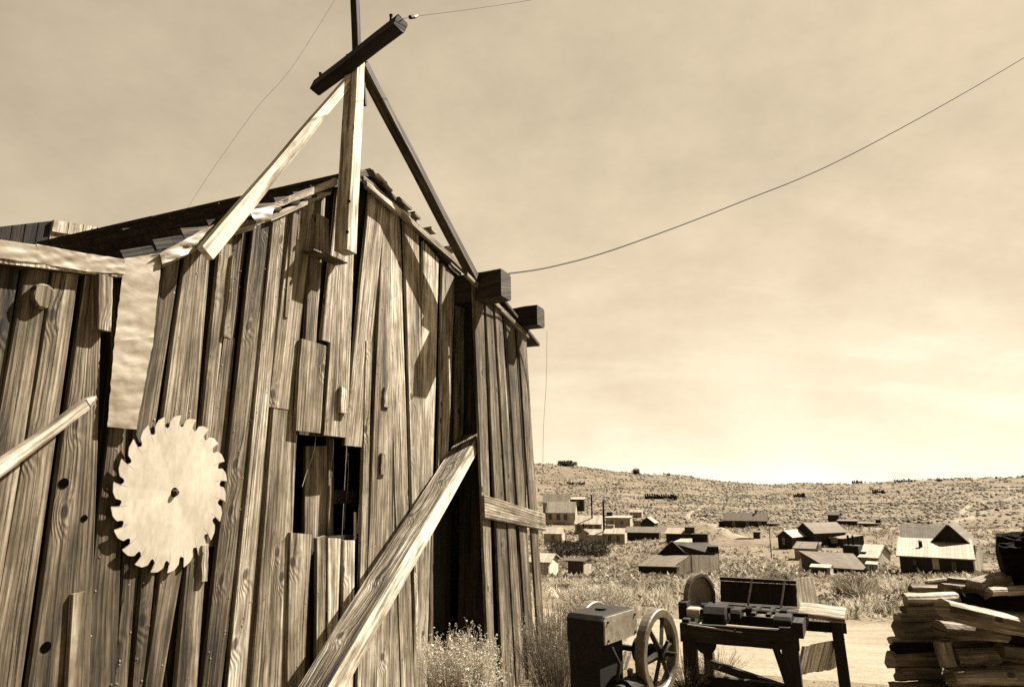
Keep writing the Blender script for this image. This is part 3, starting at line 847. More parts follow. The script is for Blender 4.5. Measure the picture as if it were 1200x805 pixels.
# ------------------------------------------------------------------ stationary engine
E1, E2, EZ = V((.6, .8, 0)), V((.8, -.6, 0)), V((0, 0, 1))
fwc = at(771, 764, 5.35)
gze = gz(fwc.x - .3, fwc.y)
eng = thing('stationary_engine', 'old dark stationary engine with a box hopper and spoked flywheels beside the brush', 'engine', (fwc.x - .35, fwc.y + .1, gze))
def flywheel(c, Rr, label=None):
    mb = MB(); rows_ = []; N = 48
    for i in range(N + 1):
        a = 2 * math.pi * i / N; er = E1 * math.cos(a) + EZ * math.sin(a)
        prf = [(Rr, -.035), (Rr, .028), (Rr - .008, .036), (Rr - .058, .034), (Rr - .066, .02), (Rr - .066, -.035)]
        rows_.append([c + er * r + E2 * z for r, z in prf])
    n0 = len(mb.v)
    mb.grid(rows_, caps=False, smooth=False, tone=1.0); rim = mb.build('flywheel', 'iron_mid', eng)
    mb = MB(); tube(mb, [c - E2 * .06, c + E2 * .06, c + E2 * .065], [.055, .052, .03], 16, 1.0, smooth=False); tube(mb, [c - E2 * .08, c + E2 * .14], .018, 10)
    tube(mb, [c + E2 * .05 + EZ * .03, c + E2 * .08 + EZ * .09], .012, 8)
    mb.build('hub', 'iron', rim)
    for i in range(6):
        a = R(8) + i * math.pi / 3; er = E1 * math.cos(a) + EZ * math.sin(a); et = -E1 * math.sin(a) + EZ * math.cos(a)
        mb = MB(); rr = []
        for t in (0, .3, .7, 1):
            p = c + er * (.04 + t * (Rr - .09)) + E2 * (.02 - .02 * t); w = .034 - .012 * t if t < 1 else .034
            rr.append([p + et * w, p + E2 * .016, p - et * w, p - E2 * .016])
        mb.grid(rr, tone=1.6); mb.build('spoke', 'iron', rim)
    return rim
flywheel(fwc, .302)
flywheel(fwc - E2 * .56 + E1 * .02, .302)
tk = at(664, 751, 5.15)   # left bottom corner of hopper
def prism(mb, o, lx, ly, lz, ch=.03, tone=1.0, vx=None, vy=None):
    """box along E2(x) E1(y) EZ with chamfered vertical top edges"""
    vx, vy = vx or E2, vy or E1; rows_ = []
    for x in (0, lx * .04, lx * .96, lx):
        i = ch * .3 if x in (0, lx) else 0
        pts = [(0 + i, 0 + i), (0 + i, lz - ch), (ch, lz - i), (ly - ch, lz - i), (ly - i, lz - ch), (ly - i, 0 + i)]
        rows_.append([o + vx * x + vy * a + EZ * b for a, b in pts])
    mb.grid(rows_, tone=tone)
mb = MB(); prism(mb, tk, .29, .50, .19, .03)
mb.build('hopper', 'iron', eng)
mb = MB(); o_ = tk + E2 * .293 + E1 * .012 + EZ * .008
rr = [[o_ + E1 * a + EZ * b + E2 * k for a, b in ((0, 0), (.476, 0), (.476, .15), (.445, .175), (.03, .175), (0, .15))] for k in (0, .012)]
mb.grid(rr, tone=1.0); mb.build('hopper_lit_face', 'iron_pale', eng)  # sunlit side of the hopper, its brightness put into pale iron
mb = MB()
bo = V((tk.x, tk.y, gze + .02)) + E2 * .01 + E1 * .02
hb = tk.z - bo.z
prism(mb, bo + EZ * .18, .24, .34, hb - .16, .02); prism(mb, bo - E1 * .12, .10, .56, .20, .01, .8); prism(mb, bo - E1 * .12 + E2 * .30, .10, .56, .20, .01, .8)
mb.build('crankcase', 'iron', eng)
mb = MB(); cyl = bo + E2 * .36 + E1 * .10 + EZ * .32
tube(mb, [cyl, cyl + E1 * .30], .085, 16, 1.0, smooth=False); tube(mb, [cyl - E1 * .06, cyl], .06, 16, 1.0); tube(mb, [cyl + E2 * .06 + EZ * .04, cyl + E2 * .06 - EZ * .3], .03, 10)
mb.build('cylinder', 'iron', eng)
mb = MB(); tube(mb, [fwc - E2 * .60, fwc - E2 * .02], .022, 10); mb.build('crankshaft', 'iron', eng)
mb = MB(); q = bo + E2 * .34 + EZ * .5
rr = []
for i in range(9):
    a = R(200) + i * R(22); c2 = q + E1 * .05 - EZ * .10
    rr.append([c2 + (E1 * math.cos(a) + EZ * math.sin(a)) * s_ + E2 * z for s_, z in ((.16, 0), (.16, .03), (.19, .03), (.19, 0))])
mb.grid(rr, tone=1.0); mb.build('guard', 'iron_mid', eng)
for a_, b_ in ((.05, .03), (.05, .15), (.45, .03), (.45, .15)):
    mb = MB(); p = tk + E2 * .304 + E1 * a_ + EZ * b_; tube(mb, [p, p + E2 * .010], .009, 6, 1.0, smooth=False); mb.build('bolt', 'iron', eng)
mb = MB(); tube(mb, [tk + E2 * .14 + E1 * .25 + EZ * .18, tk + E2 * .14 + E1 * .25 + EZ * .205], .04, 14, 1.0, smooth=False); mb.build('filler_cap', 'iron', eng)
mb = MB(); q2 = tk + E2 * .30 + E1 * .1 - EZ * .02; tube(mb, [q2, q2 + E2 * .06 - EZ * .10, q2 + E2 * .03 - EZ * .24, q2 - E2 * .02 - EZ * .34], .014, 8); mb.build('feed_pipe', 'iron', eng)
mb = MB(); rr = []
for i in range(25):
    a = 2 * math.pi * i / 24; cc = fwc - E2 * .14
    rr.append([cc + (E1 * math.cos(a) + EZ * math.sin(a)) * s_ + E2 * z for s_, z in ((.085, -.03), (.085, .03), (.07, .03), (.07, -.03))])
mb.grid(rr, caps=False, tone=1.0); mb.build('timing_gear', 'iron', eng)
mb = MB(); beam(mb, bo - E1 * .35 - EZ * .0, bo + E1 * .8 - EZ * .0, EZ, .08, .09, 3, .004, 1.0); beam(mb, bo - E1 * .35 + E2 * .42, bo + E1 * .8 + E2 * .42, EZ, .08, .09, 3, .004, 1.0)
mb.build('skid', 'wood_black', eng)

# ------------------------------------------------------------------ wood saw table
TX, TY = V((.902, -.431, 0)), V((.431, .902, 0))
T0 = at(811, 800, 7.3); zt = -.26; T0.z = 0
def tp(u, v, z): return V((T0.x, T0.y, 0)) + TX * u + TY * v + EZ * (z)
tab = thing('saw_table', 'dark timber framed buzz saw table with a tilted trough standing beside the road', 'saw table', tp(.6, .5, gz(tp(.6, .5, 0).x, tp(.6, .5, 0).y)))
def leg(u, v, u2, v2, ztop, w=.10, m='wood_black', tone=1.0):
    a = tp(u, v, 0); a.z = gz(a.x, a.y) - .03; b = tp(u2, v2, ztop)
    mb = MB(); beam(mb, a, b, TX, w, w * .85, 4, .004, tone, .008); mb.build('leg', m, tab)
ZT = .50  # table top height in world z
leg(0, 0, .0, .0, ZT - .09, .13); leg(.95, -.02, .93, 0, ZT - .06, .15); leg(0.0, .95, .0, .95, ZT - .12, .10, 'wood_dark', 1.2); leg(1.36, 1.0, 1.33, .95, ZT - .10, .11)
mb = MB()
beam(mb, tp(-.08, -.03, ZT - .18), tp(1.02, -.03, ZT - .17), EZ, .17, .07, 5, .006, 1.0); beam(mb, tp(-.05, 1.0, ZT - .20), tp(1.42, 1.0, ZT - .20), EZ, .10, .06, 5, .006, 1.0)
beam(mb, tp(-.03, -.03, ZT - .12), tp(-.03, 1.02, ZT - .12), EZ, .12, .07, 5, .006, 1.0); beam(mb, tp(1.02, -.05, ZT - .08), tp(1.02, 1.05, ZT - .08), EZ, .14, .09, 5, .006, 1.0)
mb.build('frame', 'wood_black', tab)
mb = MB()
for i, (v0, v1) in enumerate(((0.52, .62), (.65, .78), (.82, .97))):
    board(mb, tp(.05, v0, ZT), tp(.05, v1, ZT), tp(1.05, v0, ZT - .0), tp(1.05, v1, ZT), EZ, .03, 4, .004, U(1.5, 3))
mb.build('deck_board', 'wood_dark', tab)
mb = MB(); board(mb, tp(1.0, .45, ZT + .01), tp(1.0, 1.0, ZT + .03), tp(1.42, .5, ZT - .02), tp(1.44, 1.05, ZT + .01), EZ, .05, 5, .012, 1.5, .01)
mb.build('end_board', 'wood', tab)
# tilting trough: floor board, back board and two straps
mb = MB(); tl = V((0, .22, .97))
A_, B_ = tp(.20, .72, ZT + .02), tp(.98, .72, ZT + .02)
H_ = EZ * .205 + TY * .08
board(mb, A_, B_, A_ + H_, B_ + H_, -TY, .035, 4, .006, 1.0); board(mb, A_ + H_ + EZ * .01 - TY * .02, B_ + H_ + EZ * .01 - TY * .02, A_ + H_ + EZ * .045 - TY * .02, B_ + H_ + EZ * .045 - TY * .02, -TY, .07, 4, .006, 1.4)
mb.build('trough', 'wood_black', tab)
for u in (.30, .63):
    mb = MB(); a = tp(.22 + u - .03, .68, ZT + .01); beam(mb, a, a + H_ * 1.25 + TX * .05, TX, .022, .012, 2, .001, 1.2); mb.build('strap', 'iron_pale', tab)
mb = MB(); a, b = tp(.0, .36, ZT - .02), tp(.62, .36, ZT - .02)
tube(mb, [tp(-.16, .30, ZT + .01), tp(1.1, .30, ZT + .01)], .018, 10)
for u in (.08, .34, .52, .85):
    tube(mb, [tp(u, .30, ZT + .01), tp(u + .06, .30, ZT + .01)], .05 if u != .34 else .035, 14, smooth=False)
prism(mb, tp(.12, .10, ZT - .12), .22, .34, .17, .06, 1.0, TX, TY); prism(mb, tp(.38, .15, ZT - .05), .10, .30, .08, .03, 1.0, TX, TY); prism(mb, tp(.80, .02, ZT - .08), .16, .36, .10, .03, 1.0, TX, TY)
prism(mb, tp(-.14, .18, ZT - .10), .09, .20, .17, .01, 1.0, TX, TY)
mb.build('saw_arbor', 'iron', tab)
mb = MB(); prism(mb, tp(-.045, .12, ZT - .07), .13, .18, .09, .01, 1.4, TX, TY); mb.build('bearing_block', 'iron_pale', tab)
mb = MB(); tube(mb, [tp(.0, -.075, ZT - .10), tp(.52, -.075, ZT - .13)], .008, 6, 1.2); mb.build('lever_rod', 'iron_pale', tab)
# pulley wheel
pc = tp(.02, .52, ZT + .08); mb = MB(); rr = []
PX, PYv = V((.80, .6, 0)), V((.6, -.8, 0))
for i in range(37):
    a = 2 * math.pi * i / 36; er = PX * math.cos(a) * .95 + EZ * math.sin(a)
    rr.append([pc + er * r + PYv * z for r, z in ((.245, -.03), (.245, .03), (.217, .03), (.217, -.03))])
mb.grid(rr, caps=False); pul = mb.build('pulley', 'iron_mid', tab)
mb = MB(); mb.grid([[pc + (PX * math.cos(i * math.pi / 12) * .95 + EZ * math.sin(i * math.pi / 12)) * .22 + PYv * z for i in range(24)] for z in (-.01, 0.0)], tone=.7); mb.build('web', 'iron_pale', pul)
for (u, v, z) in ((.0, -.065, -.13), (.93, -.065, -.12), (.45, -.068, -.12), (.0, -.065, -.2), (.93, -.065, -.2)):
    mb = MB(); p = tp(u, v, ZT + z); tube(mb, [p, p - TY * .016], .014, 6, 1.6, smooth=False); mb.build('bolt', 'iron', tab)
for u in (.10, .60, .74):
    mb = MB(); beam(mb, tp(u, .16, ZT + .0), tp(u + .02, .60, ZT + .015), EZ, .03, .045, 3, .004, 1.2); mb.build('cross_bar', 'iron', tab)
mb = MB(); beam(mb, tp(.80, -.05, ZT - .20), tp(.93, -.05, -.16), TX, .06, .05, 3, .003, 1.0); mb.build('knee_brace', 'wood_black', tab)
mb = MB(); rr = []
for i in range(13):
    a = math.pi + math.pi * i / 12; cc = tp(.16, -.02, ZT - .27)
    rr.append([cc + (TX * math.cos(a) * 1.0 + EZ * math.sin(a)) * s_ + TY * z for s_, z in ((.0, -.02), (.0, .02), (.10, .02), (.10, -.02))])
mb.grid(rr); mb.build('guard_plate', 'iron', tab)
# leaning end apron of boards
mb = MB(); nb = 6
for i in range(nb):
    a0, a1 = i / nb, (i + .94) / nb
    f = lambda t, top: at(943 + 48 * t, 757 - 9 * t, 6.95 + .95 * t) if top else at(936 + 44 * t, 791 - 8 * t + U(-1.5, 1.5), 6.9 + .95 * t)
    board(mb, f(a0, 0), f(a1, 0), f(a0, 1), f(a1, 1), TX, .025, 4, .006, U(1.7, 2.6), .004)
mb.build('side_apron', 'wood', tab)
mb = MB(); board(mb, at(936, 709, 7.75), at(959, 709, 8.0), at(933, 677, 7.8), at(953, 676, 8.05), -TY, .02, 5, .01, 1.0, rag=.01); mb.build('upright_board', 'wood_pale', tab)
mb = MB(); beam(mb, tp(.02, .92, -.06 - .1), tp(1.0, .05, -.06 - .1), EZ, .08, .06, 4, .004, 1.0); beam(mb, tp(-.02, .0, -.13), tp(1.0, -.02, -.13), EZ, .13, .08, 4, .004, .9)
mb.build('lower_rail', 'wood_black', tab)
mb = MB(); a = tp(.10, .88, 0); a.z = gz(a.x, a.y); board(mb, a, a + TX * .28, a + EZ * .05 + TY * .02, a + TX * .28 + EZ * .05 + TY * .02, -TY, .15, 3, .01, 1.2)
o = mb.build('wood_block', 'wood_pale'); o['label'] = 'pale wood block lying on the ground under the saw table'; o['category'] = 'wood block'

# ------------------------------------------------------------------ firewood stack
def log(name, label, x0, y0, x1, y1, th, Y0, Y1, m='firewood', tone=1.0, n=7, rnd=.22, cat='firewood', group='split logs in the firewood stack', sq=.7, dep=None):
    a, b = at(x0, y0, Y0), at(x1, y1, Y1)
    r = th / 2 * Y0 / 837; ax = (b - a).normalized()
    w = V((0, 0, 1)); w = (w - ax * w.dot(ax)).normalized(); q = ax.cross(w)
    sd = U(0, 100); angs = sorted(U(-.25, .25) + i * 2 * math.pi / n for i in range(n))
    rad = [1 + U(-rnd, rnd * .4) for _ in angs]; rows_ = []
    dd = dep or 1.1
    S_ = 16
    for j in range(S_):
        t = j / (S_ - 1); c = a.lerp(b, t); f = 1 + .12 * noise.noise(V((sd, t * 2, 0)))
        off = w * noise.noise(V((sd, t * 1.5, 3))) * r * .15
        rows_.append([c + off + (w * math.cos(g_) * rr + q * math.sin(g_) * rr * dd) * r * f * (1 + .10 * noise.noise(V((sd + k_ * 3.7, t * 3, 1))) + U(-.03, .03)) + (ax * U(-.012, .012) if j in (0, S_ - 1) else V()) for k_, (g_, rr) in enumerate(zip(angs, rad))])
    mb = MB(); mb.grid(rows_, tone=tone)
    o = mb.build(name, m); o['label'] = label; o['category'] = cat; o['group'] = group
    return o
LG = [
 # x0 y0 x1 y1 th Y0 Y1 tone, label
 (1061, 703, 1121, 702, 15, 5.0, 5.05, 2.1, 'pale split log at the top of the left hand column'),
 (1059, 715, 1106, 712, 13, 4.98, 5.0, 1.3, 'second split log from the top of the left hand column'),
 (1051, 724, 1104, 723, 12, 4.96, 5.0, 1.0, 'thin dark split log third from the top of the left hand column'),
 (1052, 738, 1101, 737, 22, 4.95, 5.0, .9, 'thick split log halfway up the left hand column'),
 (1043, 750, 1097, 749, 9, 4.93, 4.97, 1.8, 'thin pale edged slab poking out left at mid height of the stack'),
 (1046, 760, 1094, 758, 15, 4.93, 4.97, .7, 'dark split log right below the thin poking slab'),
 (1042, 773, 1100, 772, 20, 4.92, 4.95, .8, 'thick dark log low on the left column poking out to the left'),
 (1053, 790, 1104, 789, 18, 4.92, 4.95, .8, 'split log near the foot of the left column'),
 (1046, 806, 1106, 805, 17, 4.9, 4.93, .9, 'lowest visible split log at the bottom left of the stack'),
 (1067, 690, 1103, 690, 11, 5.2, 5.25, 1.0, 'short dark block on the top row left of a similar block'),
 (1102, 689, 1138, 692, 13, 5.15, 5.2, 1.1, 'short block on the top row touching the big curved log'),
 (1086, 683, 1110, 680, 7, 5.35, 5.4, 1.2, 'small sliver of wood on the top of the stack at left'),
 (1110, 679, 1144, 683, 8, 5.4, 5.45, 1.0, 'thin dark slab highest on the stack below the stump'),
 (1143, 692, 1186, 680, 27, 5.0, 5.1, 1.0, 'big rounded log on top beside the dark stump'),
 (1159, 693, 1203, 691, 11, 4.85, 4.9, 1.8, 'pale edged slab in front of the big rounded top log'),
 (1128, 706, 1215, 704, 22, 5.0, 5.0, .5, 'very dark thick log under the pale edged slab'),
 (1104, 711, 1200, 733, 24, 4.7, 4.75, 1.5, 'long slanting log with a pale cut end jutting to the front'),
 (1100, 737, 1175, 741, 22, 4.82, 4.86, 1.1, 'thick log directly under the slanting pale ended log'),
 (1160, 738, 1216, 752, 20, 4.85, 4.9, .6, 'dark log at the right edge below the slanting log'),
 (1104, 752, 1112, 781, 20, 4.8, 4.78, 1.1, 'short chunk standing nearly upright in the middle of the stack'),
 (1117, 770, 1163, 768, 22, 4.84, 4.86, 1.3, 'lichen spotted split log low in the middle of the stack'),
 (1118, 754, 1185, 752, 11, 4.95, 4.98, .5, 'dark slab in the shade above the lichen spotted log'),
 (1170, 762, 1216, 768, 20, 4.88, 4.9, .6, 'dark log at the right edge level with the spotted log'),
 (1112, 794, 1215, 791, 20, 4.7, 4.75, 1.1, 'long log lying along the bottom right of the stack'),
 (1160, 778, 1215, 780, 14, 4.92, 4.95, .6, 'shaded slab just above the long bottom log'),
 (1100, 815, 1190, 817, 24, 4.75, 4.8, .9, 'log under the long bottom log at the frame edge'),
]
for i, (x0, y0, x1, y1, th, Y0, Y1, tn, lab) in enumerate(LG):
    log('split_log', lab, x0, y0, x1, y1, th, Y0, Y1, tone=tn, n=random.choice((6, 8, 9)), m='bark' if i in (5, 15, 18) else 'firewood')
# lower, unseen-edge rows that carry the stack, and the rows behind
y = 825; i = 0
mbS = None
for y, x0, x1 in ((826, 1040, 1100), (846, 1042, 1108), (866, 1040, 1106), (884, 1044, 1104), (838, 1102, 1210), (860, 1104, 1212), (882, 1102, 1210)):
    log('split_log', 'split log in the bottom rows of the stack below the frame edge', x0, y, x1, y + U(-2, 2), 22, 4.9, 4.92, tone=.9, n=6)
for y in range(700, 880, 22):
    log('split_log', 'dark log in the shaded rear row of the firewood stack', 1075, y, 1150, y + U(-3, 3), 24, 5.32, 5.34, tone=.7, n=6)
    log('split_log', 'dark log in the shaded rear row of the firewood stack', 1152, y - 4, 1225, y + U(-3, 3), 24, 5.3, 5.3, tone=.7, n=6)
# stump
st = thing('tree_stump', 'round black gnarled stump end on top of the firewood at the right edge', 'stump', at(1192, 684, 5.0))
mb = MB(); c = at(1203, 656, 5.05); rr = []
axs = V((.75, -.55, .1)).normalized(); w = V((0, 0, 1)); w = (w - axs * w.dot(axs)).normalized(); q = axs.cross(w)
for j in range(19):
    t = -.17 + .6 * j / 18; s_ = .178 * min(1, .35 + 3.6 * math.sqrt(j / 18)) if j < 4 else .178
    ring_ = []
    for i in range(56):
        g_ = i * math.pi / 28; cg, sg = math.cos(g_), math.sin(g_)
        ring_.append(c + axs * t + (w * cg + q * sg) * s_ * (1 + .22 * noise.noise(V((cg * 2.2, sg * 2.2, t * 7))) + .16 * noise.noise(V((cg * 7, sg * 7, t * 22))) + .07 * noise.noise(V((cg * 19, sg * 19, t * 60)))))
    rr.append(ring_)
mb.grid(rr, tone=.5); mb.build('bark_shell', 'bark', st)
# ------------------------------------------------------------------ far buildings
def d_of(x, yb):
    az = tanx(x); e = (575 - yb) / 837 * math.cos(az); r = 78.0
    while r < 720:
        if prof(r, az) >= 1.7 + e * r: return r
        r *= 1.004
    return r
def lbox(mb, x0, x1, y0, y1, z0, z1, tone=1.0):
    """axis aligned in local coords with wall uv"""
    P = lambda a, b, c: (a, b, c)
    def q(pts, L, h):
        u0 = U(0, 50); mb.face(pts, [(u0, 0), (u0 + L, 0), (u0 + L, h), (u0, h)], tone)
    h = z1 - z0
    q([P(x0, y0, z0), P(x1, y0, z0), P(x1, y0, z1), P(x0, y0, z1)], x1 - x0, h)
    q([P(x1, y0, z0), P(x1, y1, z0), P(x1, y1, z1), P(x1, y0, z1)], y1 - y0, h)
    q([P(x1, y1, z0), P(x0, y1, z0), P(x0, y1, z1), P(x1, y1, z1)], x1 - x0, h)
    q([P(x0, y1, z0), P(x0, y0, z0), P(x0, y0, z1), P(x0, y1, z1)], y1 - y0, h)
    q([P(x0, y0, z1), P(x1, y0, z1), P(x1, y1, z1), P(x0, y1, z1)], x1 - x0, y1 - y0)
def slab(mb, a, b, c, d, th=.12, tone=1.0):
    a, b, c, d = map(V, (a, b, c, d)); n_ = (b - a).cross(d - a).normalized()
    if n_.z < 0: n_ = -n_
    L, H = (b - a).length, (d - a).length; u0 = U(0, 50)
    t_ = n_ * th
    mb.face([a + t_, b + t_, c + t_, d + t_], [(u0, 0), (u0 + L, 0), (u0 + L, H), (u0, H)], tone)
    mb.face([d, c, b, a], tone=tone * .6)
    for p, q in ((a, b), (b, c), (c, d), (d, a)): mb.face([p, q, q + t_, p + t_], tone=tone)
class Far:
    def __init__(s, name, label, cat, x0, x1, yb, e=8, D=None, group=None):
        s.D = D or d_of((x0 + x1) / 2, yb); s.xc = (x0 + x1) / 2; s.az = tanx(s.xc); s.a = s.az + R(e)
        s.e = R(e); s.Y = s.D * math.cos(s.az); s.k = s.Y / 837
        x, y = s.D * math.sin(s.az), s.D * math.cos(s.az); s.z = 1.7 + s.Y * (575 - yb) / 837
        s.root = thing(name, label, cat, (x, y, s.z), group); s.root.rotation_euler = (0, 0, -s.a)
        del s.root['_o']; s.yb = yb
        s.sk = min(0, gz(x, y) - s.z) - 1.5
    def X(s, x, y0=0):
        """local x that shows at pixel column x when it stands y0 behind the front"""
        t_ = math.tan(tanx(x)); rx, ry = s.D * math.sin(s.az), s.Y; ca, sa = math.cos(s.a), math.sin(s.a)
        return (t_ * (ry + y0 * ca) - rx - y0 * sa) / (ca + t_ * sa)
    def Z(s, y, y0=0): return 1.7 + (s.Y + y0 * math.cos(s.a)) * (575 - y) / 837 - s.z
    def part(s, name, mb, m, parent=None): return mb.build(name, m, parent or s.root, local=True)
    def wall(s, x0, x1, yt, yb=None, y0=0, dep=4, m='far_wall', tone=1.0, name='wall'):
        mb = MB(); lbox(mb, s.X(x0, y0), s.X(x1, y0), y0, y0 + dep, s.sk if yb is None else s.Z(yb, y0), s.Z(yt, y0), tone); return s.part(name, mb, m)
    def gable_side(s, x0, x1, ye, yr, y0=0, dep=4, m='far_wall', mr='far_roof', tone=1, rt=1, ov=.25):
        """ridge parallel to the front"""
        ym = y0 + dep / 2; X0, X1, ze = s.X(x0, y0), s.X(x1, y0), s.Z(ye, y0); zr = max(ze + .15, s.Z(yr, ym))
        mb = MB(); lbox(mb, X0, X1, y0, y0 + dep, s.sk, ze, tone)
        for X_ in (X0, X1): mb.face([(X_, y0, ze), (X_, y0 + dep, ze), (X_, ym, zr)], [(0, 0), (dep, 0), (dep / 2, 1)], tone)
        w_ = s.part('wall', mb, m)
        mb = MB(); sl = (zr - ze) / (dep / 2)
        slab(mb, (X0 - ov, y0 - ov, ze - ov * sl), (X1 + ov, y0 - ov, ze - ov * sl), (X1 + ov, ym, zr), (X0 - ov, ym, zr), tone=rt)
        slab(mb, (X0 - ov, ym, zr), (X1 + ov, ym, zr), (X1 + ov, y0 + dep + ov, ze - ov * sl), (X0 - ov, y0 + dep + ov, ze - ov * sl), tone=rt)
        return w_, s.part('roof', mb, mr)
    def gable_front(s, x0, x1, ye, yr, y0=0, dep=6, m='far_wall', mr='far_roof', tone=1, rt=1, ov=.25):
        X0, X1, ze, zr = s.X(x0, y0), s.X(x1, y0), s.Z(ye, y0), s.Z(yr, y0); xm = (X0 + X1) / 2
        mb = MB(); lbox(mb, X0, X1, y0, y0 + dep, s.sk, ze, tone)
        for y_ in (y0, y0 + dep): mb.face([(X0, y_, ze), (X1, y_, ze), (xm, y_, zr)], [(0, 0), (X1 - X0, 0), ((X1 - X0) / 2, 1)], tone)
        w_ = s.part('wall', mb, m)
        mb = MB(); sl = (zr - ze) / (xm - X0)
        slab(mb, (xm, y0 - ov, zr), (xm, y0 + dep + ov, zr), (X0 - ov, y0 + dep + ov, ze - ov * sl), (X0 - ov, y0 - ov, ze - ov * sl), tone=rt)
        slab(mb, (xm, y0 - ov, zr), (X1 + ov, y0 - ov, ze - ov * sl), (X1 + ov, y0 + dep + ov, ze - ov * sl), (xm, y0 + dep + ov, zr), tone=rt)
        return w_, s.part('roof', mb, mr)
    def shed(s, x0, x1, ye, yr, y0=0, dep=4, m='far_wall', mr='far_roof', tone=1, rt=1, ov=.25, sk=None, xt0=None, xt1=None):
        """roof rising to the back"""
        X0, X1, ze = s.X(x0, y0), s.X(x1, y0), s.Z(ye, y0); zr = max(ze + .1, s.Z(yr, y0 + dep))
        T0, T1 = s.X(xt0, y0 + dep) if xt0 else X0, s.X(xt1, y0 + dep) if xt1 else X1
        mb = MB(); u0 = U(0, 50); L = X1 - X0; z_ = s.sk if sk is None else sk
        def q(pts, L): mb.face(pts, [(u0, 0), (u0 + L, 0), (u0 + L, 3), (u0, 3)], tone)
        q([(X0, y0, z_), (X1, y0, z_), (X1, y0, ze), (X0, y0, ze)], L)
        q([(X1, y0, z_), (T1, y0 + dep, z_), (T1, y0 + dep, zr), (X1, y0, ze)], dep)
        q([(T1, y0 + dep, z_), (T0, y0 + dep, z_), (T0, y0 + dep, zr), (T1, y0 + dep, zr)], L)
        q([(T0, y0 + dep, z_), (X0, y0, z_), (X0, y0, ze), (T0, y0 + dep, zr)], dep)
        w_ = s.part('wall', mb, m)
        mb = MB(); sl = (zr - ze) / dep
        slab(mb, (X0 - ov, y0 - ov, ze - ov * sl), (X1 + ov, y0 - ov, ze - ov * sl), (T1 + ov, y0 + dep, zr), (T0 - ov, y0 + dep, zr), tone=rt)
        return w_, s.part('roof', mb, mr)
    def window(s, x0, x1, yt, yb, y0=0, frame='trim', wallpart=None, glass='glass', name='window'):
        mb = MB(); X0, X1, Z0, Z1 = s.X(x0, y0), s.X(x1, y0), s.Z(yb, y0), s.Z(yt, y0); t_ = min(.12, (X1 - X0) * .15)
        for a, b, c, d in ((X0 - t_, X1 + t_, Z1, Z1 + t_), (X0 - t_, X1 + t_, Z0 - t_, Z0), (X0 - t_, X0, Z0, Z1), (X1, X1 + t_, Z0, Z1), ((X0 + X1) / 2 - .03, (X0 + X1) / 2 + .03, Z0, Z1)):
            lbox(mb, a, b, y0 - .08, y0 - .003, c, d)
        f = s.part(name, mb, frame)
        mb = MB(); lbox(mb, X0, X1, y0 - .05, y0 - .004, Z0, Z1); s.part('pane', mb, glass, f)
        return f
    def pipe(s, x, yt, yb, y0, r=.12, name='stovepipe', m='iron'):
        mb = MB(); a, b = V((s.X(x, y0), y0, s.Z(yb, y0))), V((s.X(x, y0), y0, s.Z(yt, y0))); tube(mb, [a, b.lerp(a, .02), b], [r, r, r * 1.1], 8); tube(mb, [b, b + V((0, 0, r * .6))], [r * 1.5, r * .4], 8)
        return s.part(name, mb, m)

# --- left group
h = Far('two_storey_house', 'large pale two storey house with a sunlit white gable end highest on the left slope', 'house', 640, 673, 613, 7)
h.gable_side(640, 673, 600, 588, dep=7, m='far_wall', mr='far_roof_pale', tone=1.1, rt=.95)
h.gable_side(636, 666, 588, 578.5, y0=7.1, dep=5, m='far_wall', mr='far_roof_pale', rt=.9)
for x in (642.5, 652, 660.5): h.window(x, x + 3.6, 602, 608.5)
mb = MB(); X_ = h.X(673) + .06; lbox(mb, X_, X_ + .08, -.05, 7.05, h.sk, h.Z(600)); mb.face([(X_ + .09, 0, h.Z(600)), (X_ + .09, 7, h.Z(600)), (X_ + .09, 3.5, h.Z(590))]); h.part('sunlit_gable', mb, 'trim')  # white panel puts the sunlight into the right gable's colour
h.pipe(640.7, 590, 606, -.5, .10)
h = Far('small_outbuilding', 'small dark outbuilding with a light flat roof right of the two storey house', 'outbuilding', 668, 685, 597, 8)
h.shed(668, 684, 585, 582.5, dep=4, m='far_wall_dark', mr='far_roof_pale', tone=1.0); h.window(675, 678, 587, 592, frame='far_wall')
h = Far('store_house', 'pale roofed long house with four dark openings and a tall stovepipe', 'house', 672, 704, 623, 7)
h.gable_side(673, 704, 613.5, 604, dep=9, m='far_wall', mr='far_roof_pale', tone=.85)
for x in (675, 682, 688.5, 696.5): h.window(x, x + 4.4, 615, 621)
h.pipe(693, 580, 609, 3.0, .22)
h = Far('white_ended_cottage', 'small cottage with a sunlit white end wall below the two storey house', 'cottage', 637, 657, 636, 9)
h.gable_side(637, 657, 624.5, 618, dep=5, m='far_wall', mr='far_roof_pale'); h.window(645.5, 648.5, 627, 631.5)
mb = MB(); X_ = h.X(657) + .03; lbox(mb, X_, X_ + .06, -.02, 5.02, h.sk, h.Z(624.5)); mb.face([(X_ + .07, 0, h.Z(624.5)), (X_ + .07, 5, h.Z(624.5)), (X_ + .07, 2.5, h.Z(618.5))]); h.part('sunlit_end', mb, 'trim')  # end wall whitened to carry the sunlight falling on it
h = Far('low_front_house', 'low L shaped house with two windows and a white corner beside the dark brush', 'house', 688, 730, 637, 7)
h.gable_side(688, 707, 626, 620, dep=4.5, m='far_wall', mr='far_roof_pale', tone=1.1); h.gable_side(707.2, 729, 624.5, 618.5, y0=-.3, dep=5, m='far_wall', mr='far_roof_pale', tone=.95)
h.gable_front(677, 687.8, 624, 620.5, y0=.2, dep=4, m='far_wall', mr='far_roof', tone=1.0)
h.window(711, 714.5, 627, 632.5, y0=-.3); h.window(721, 724.5, 627, 632.5, y0=-.3)
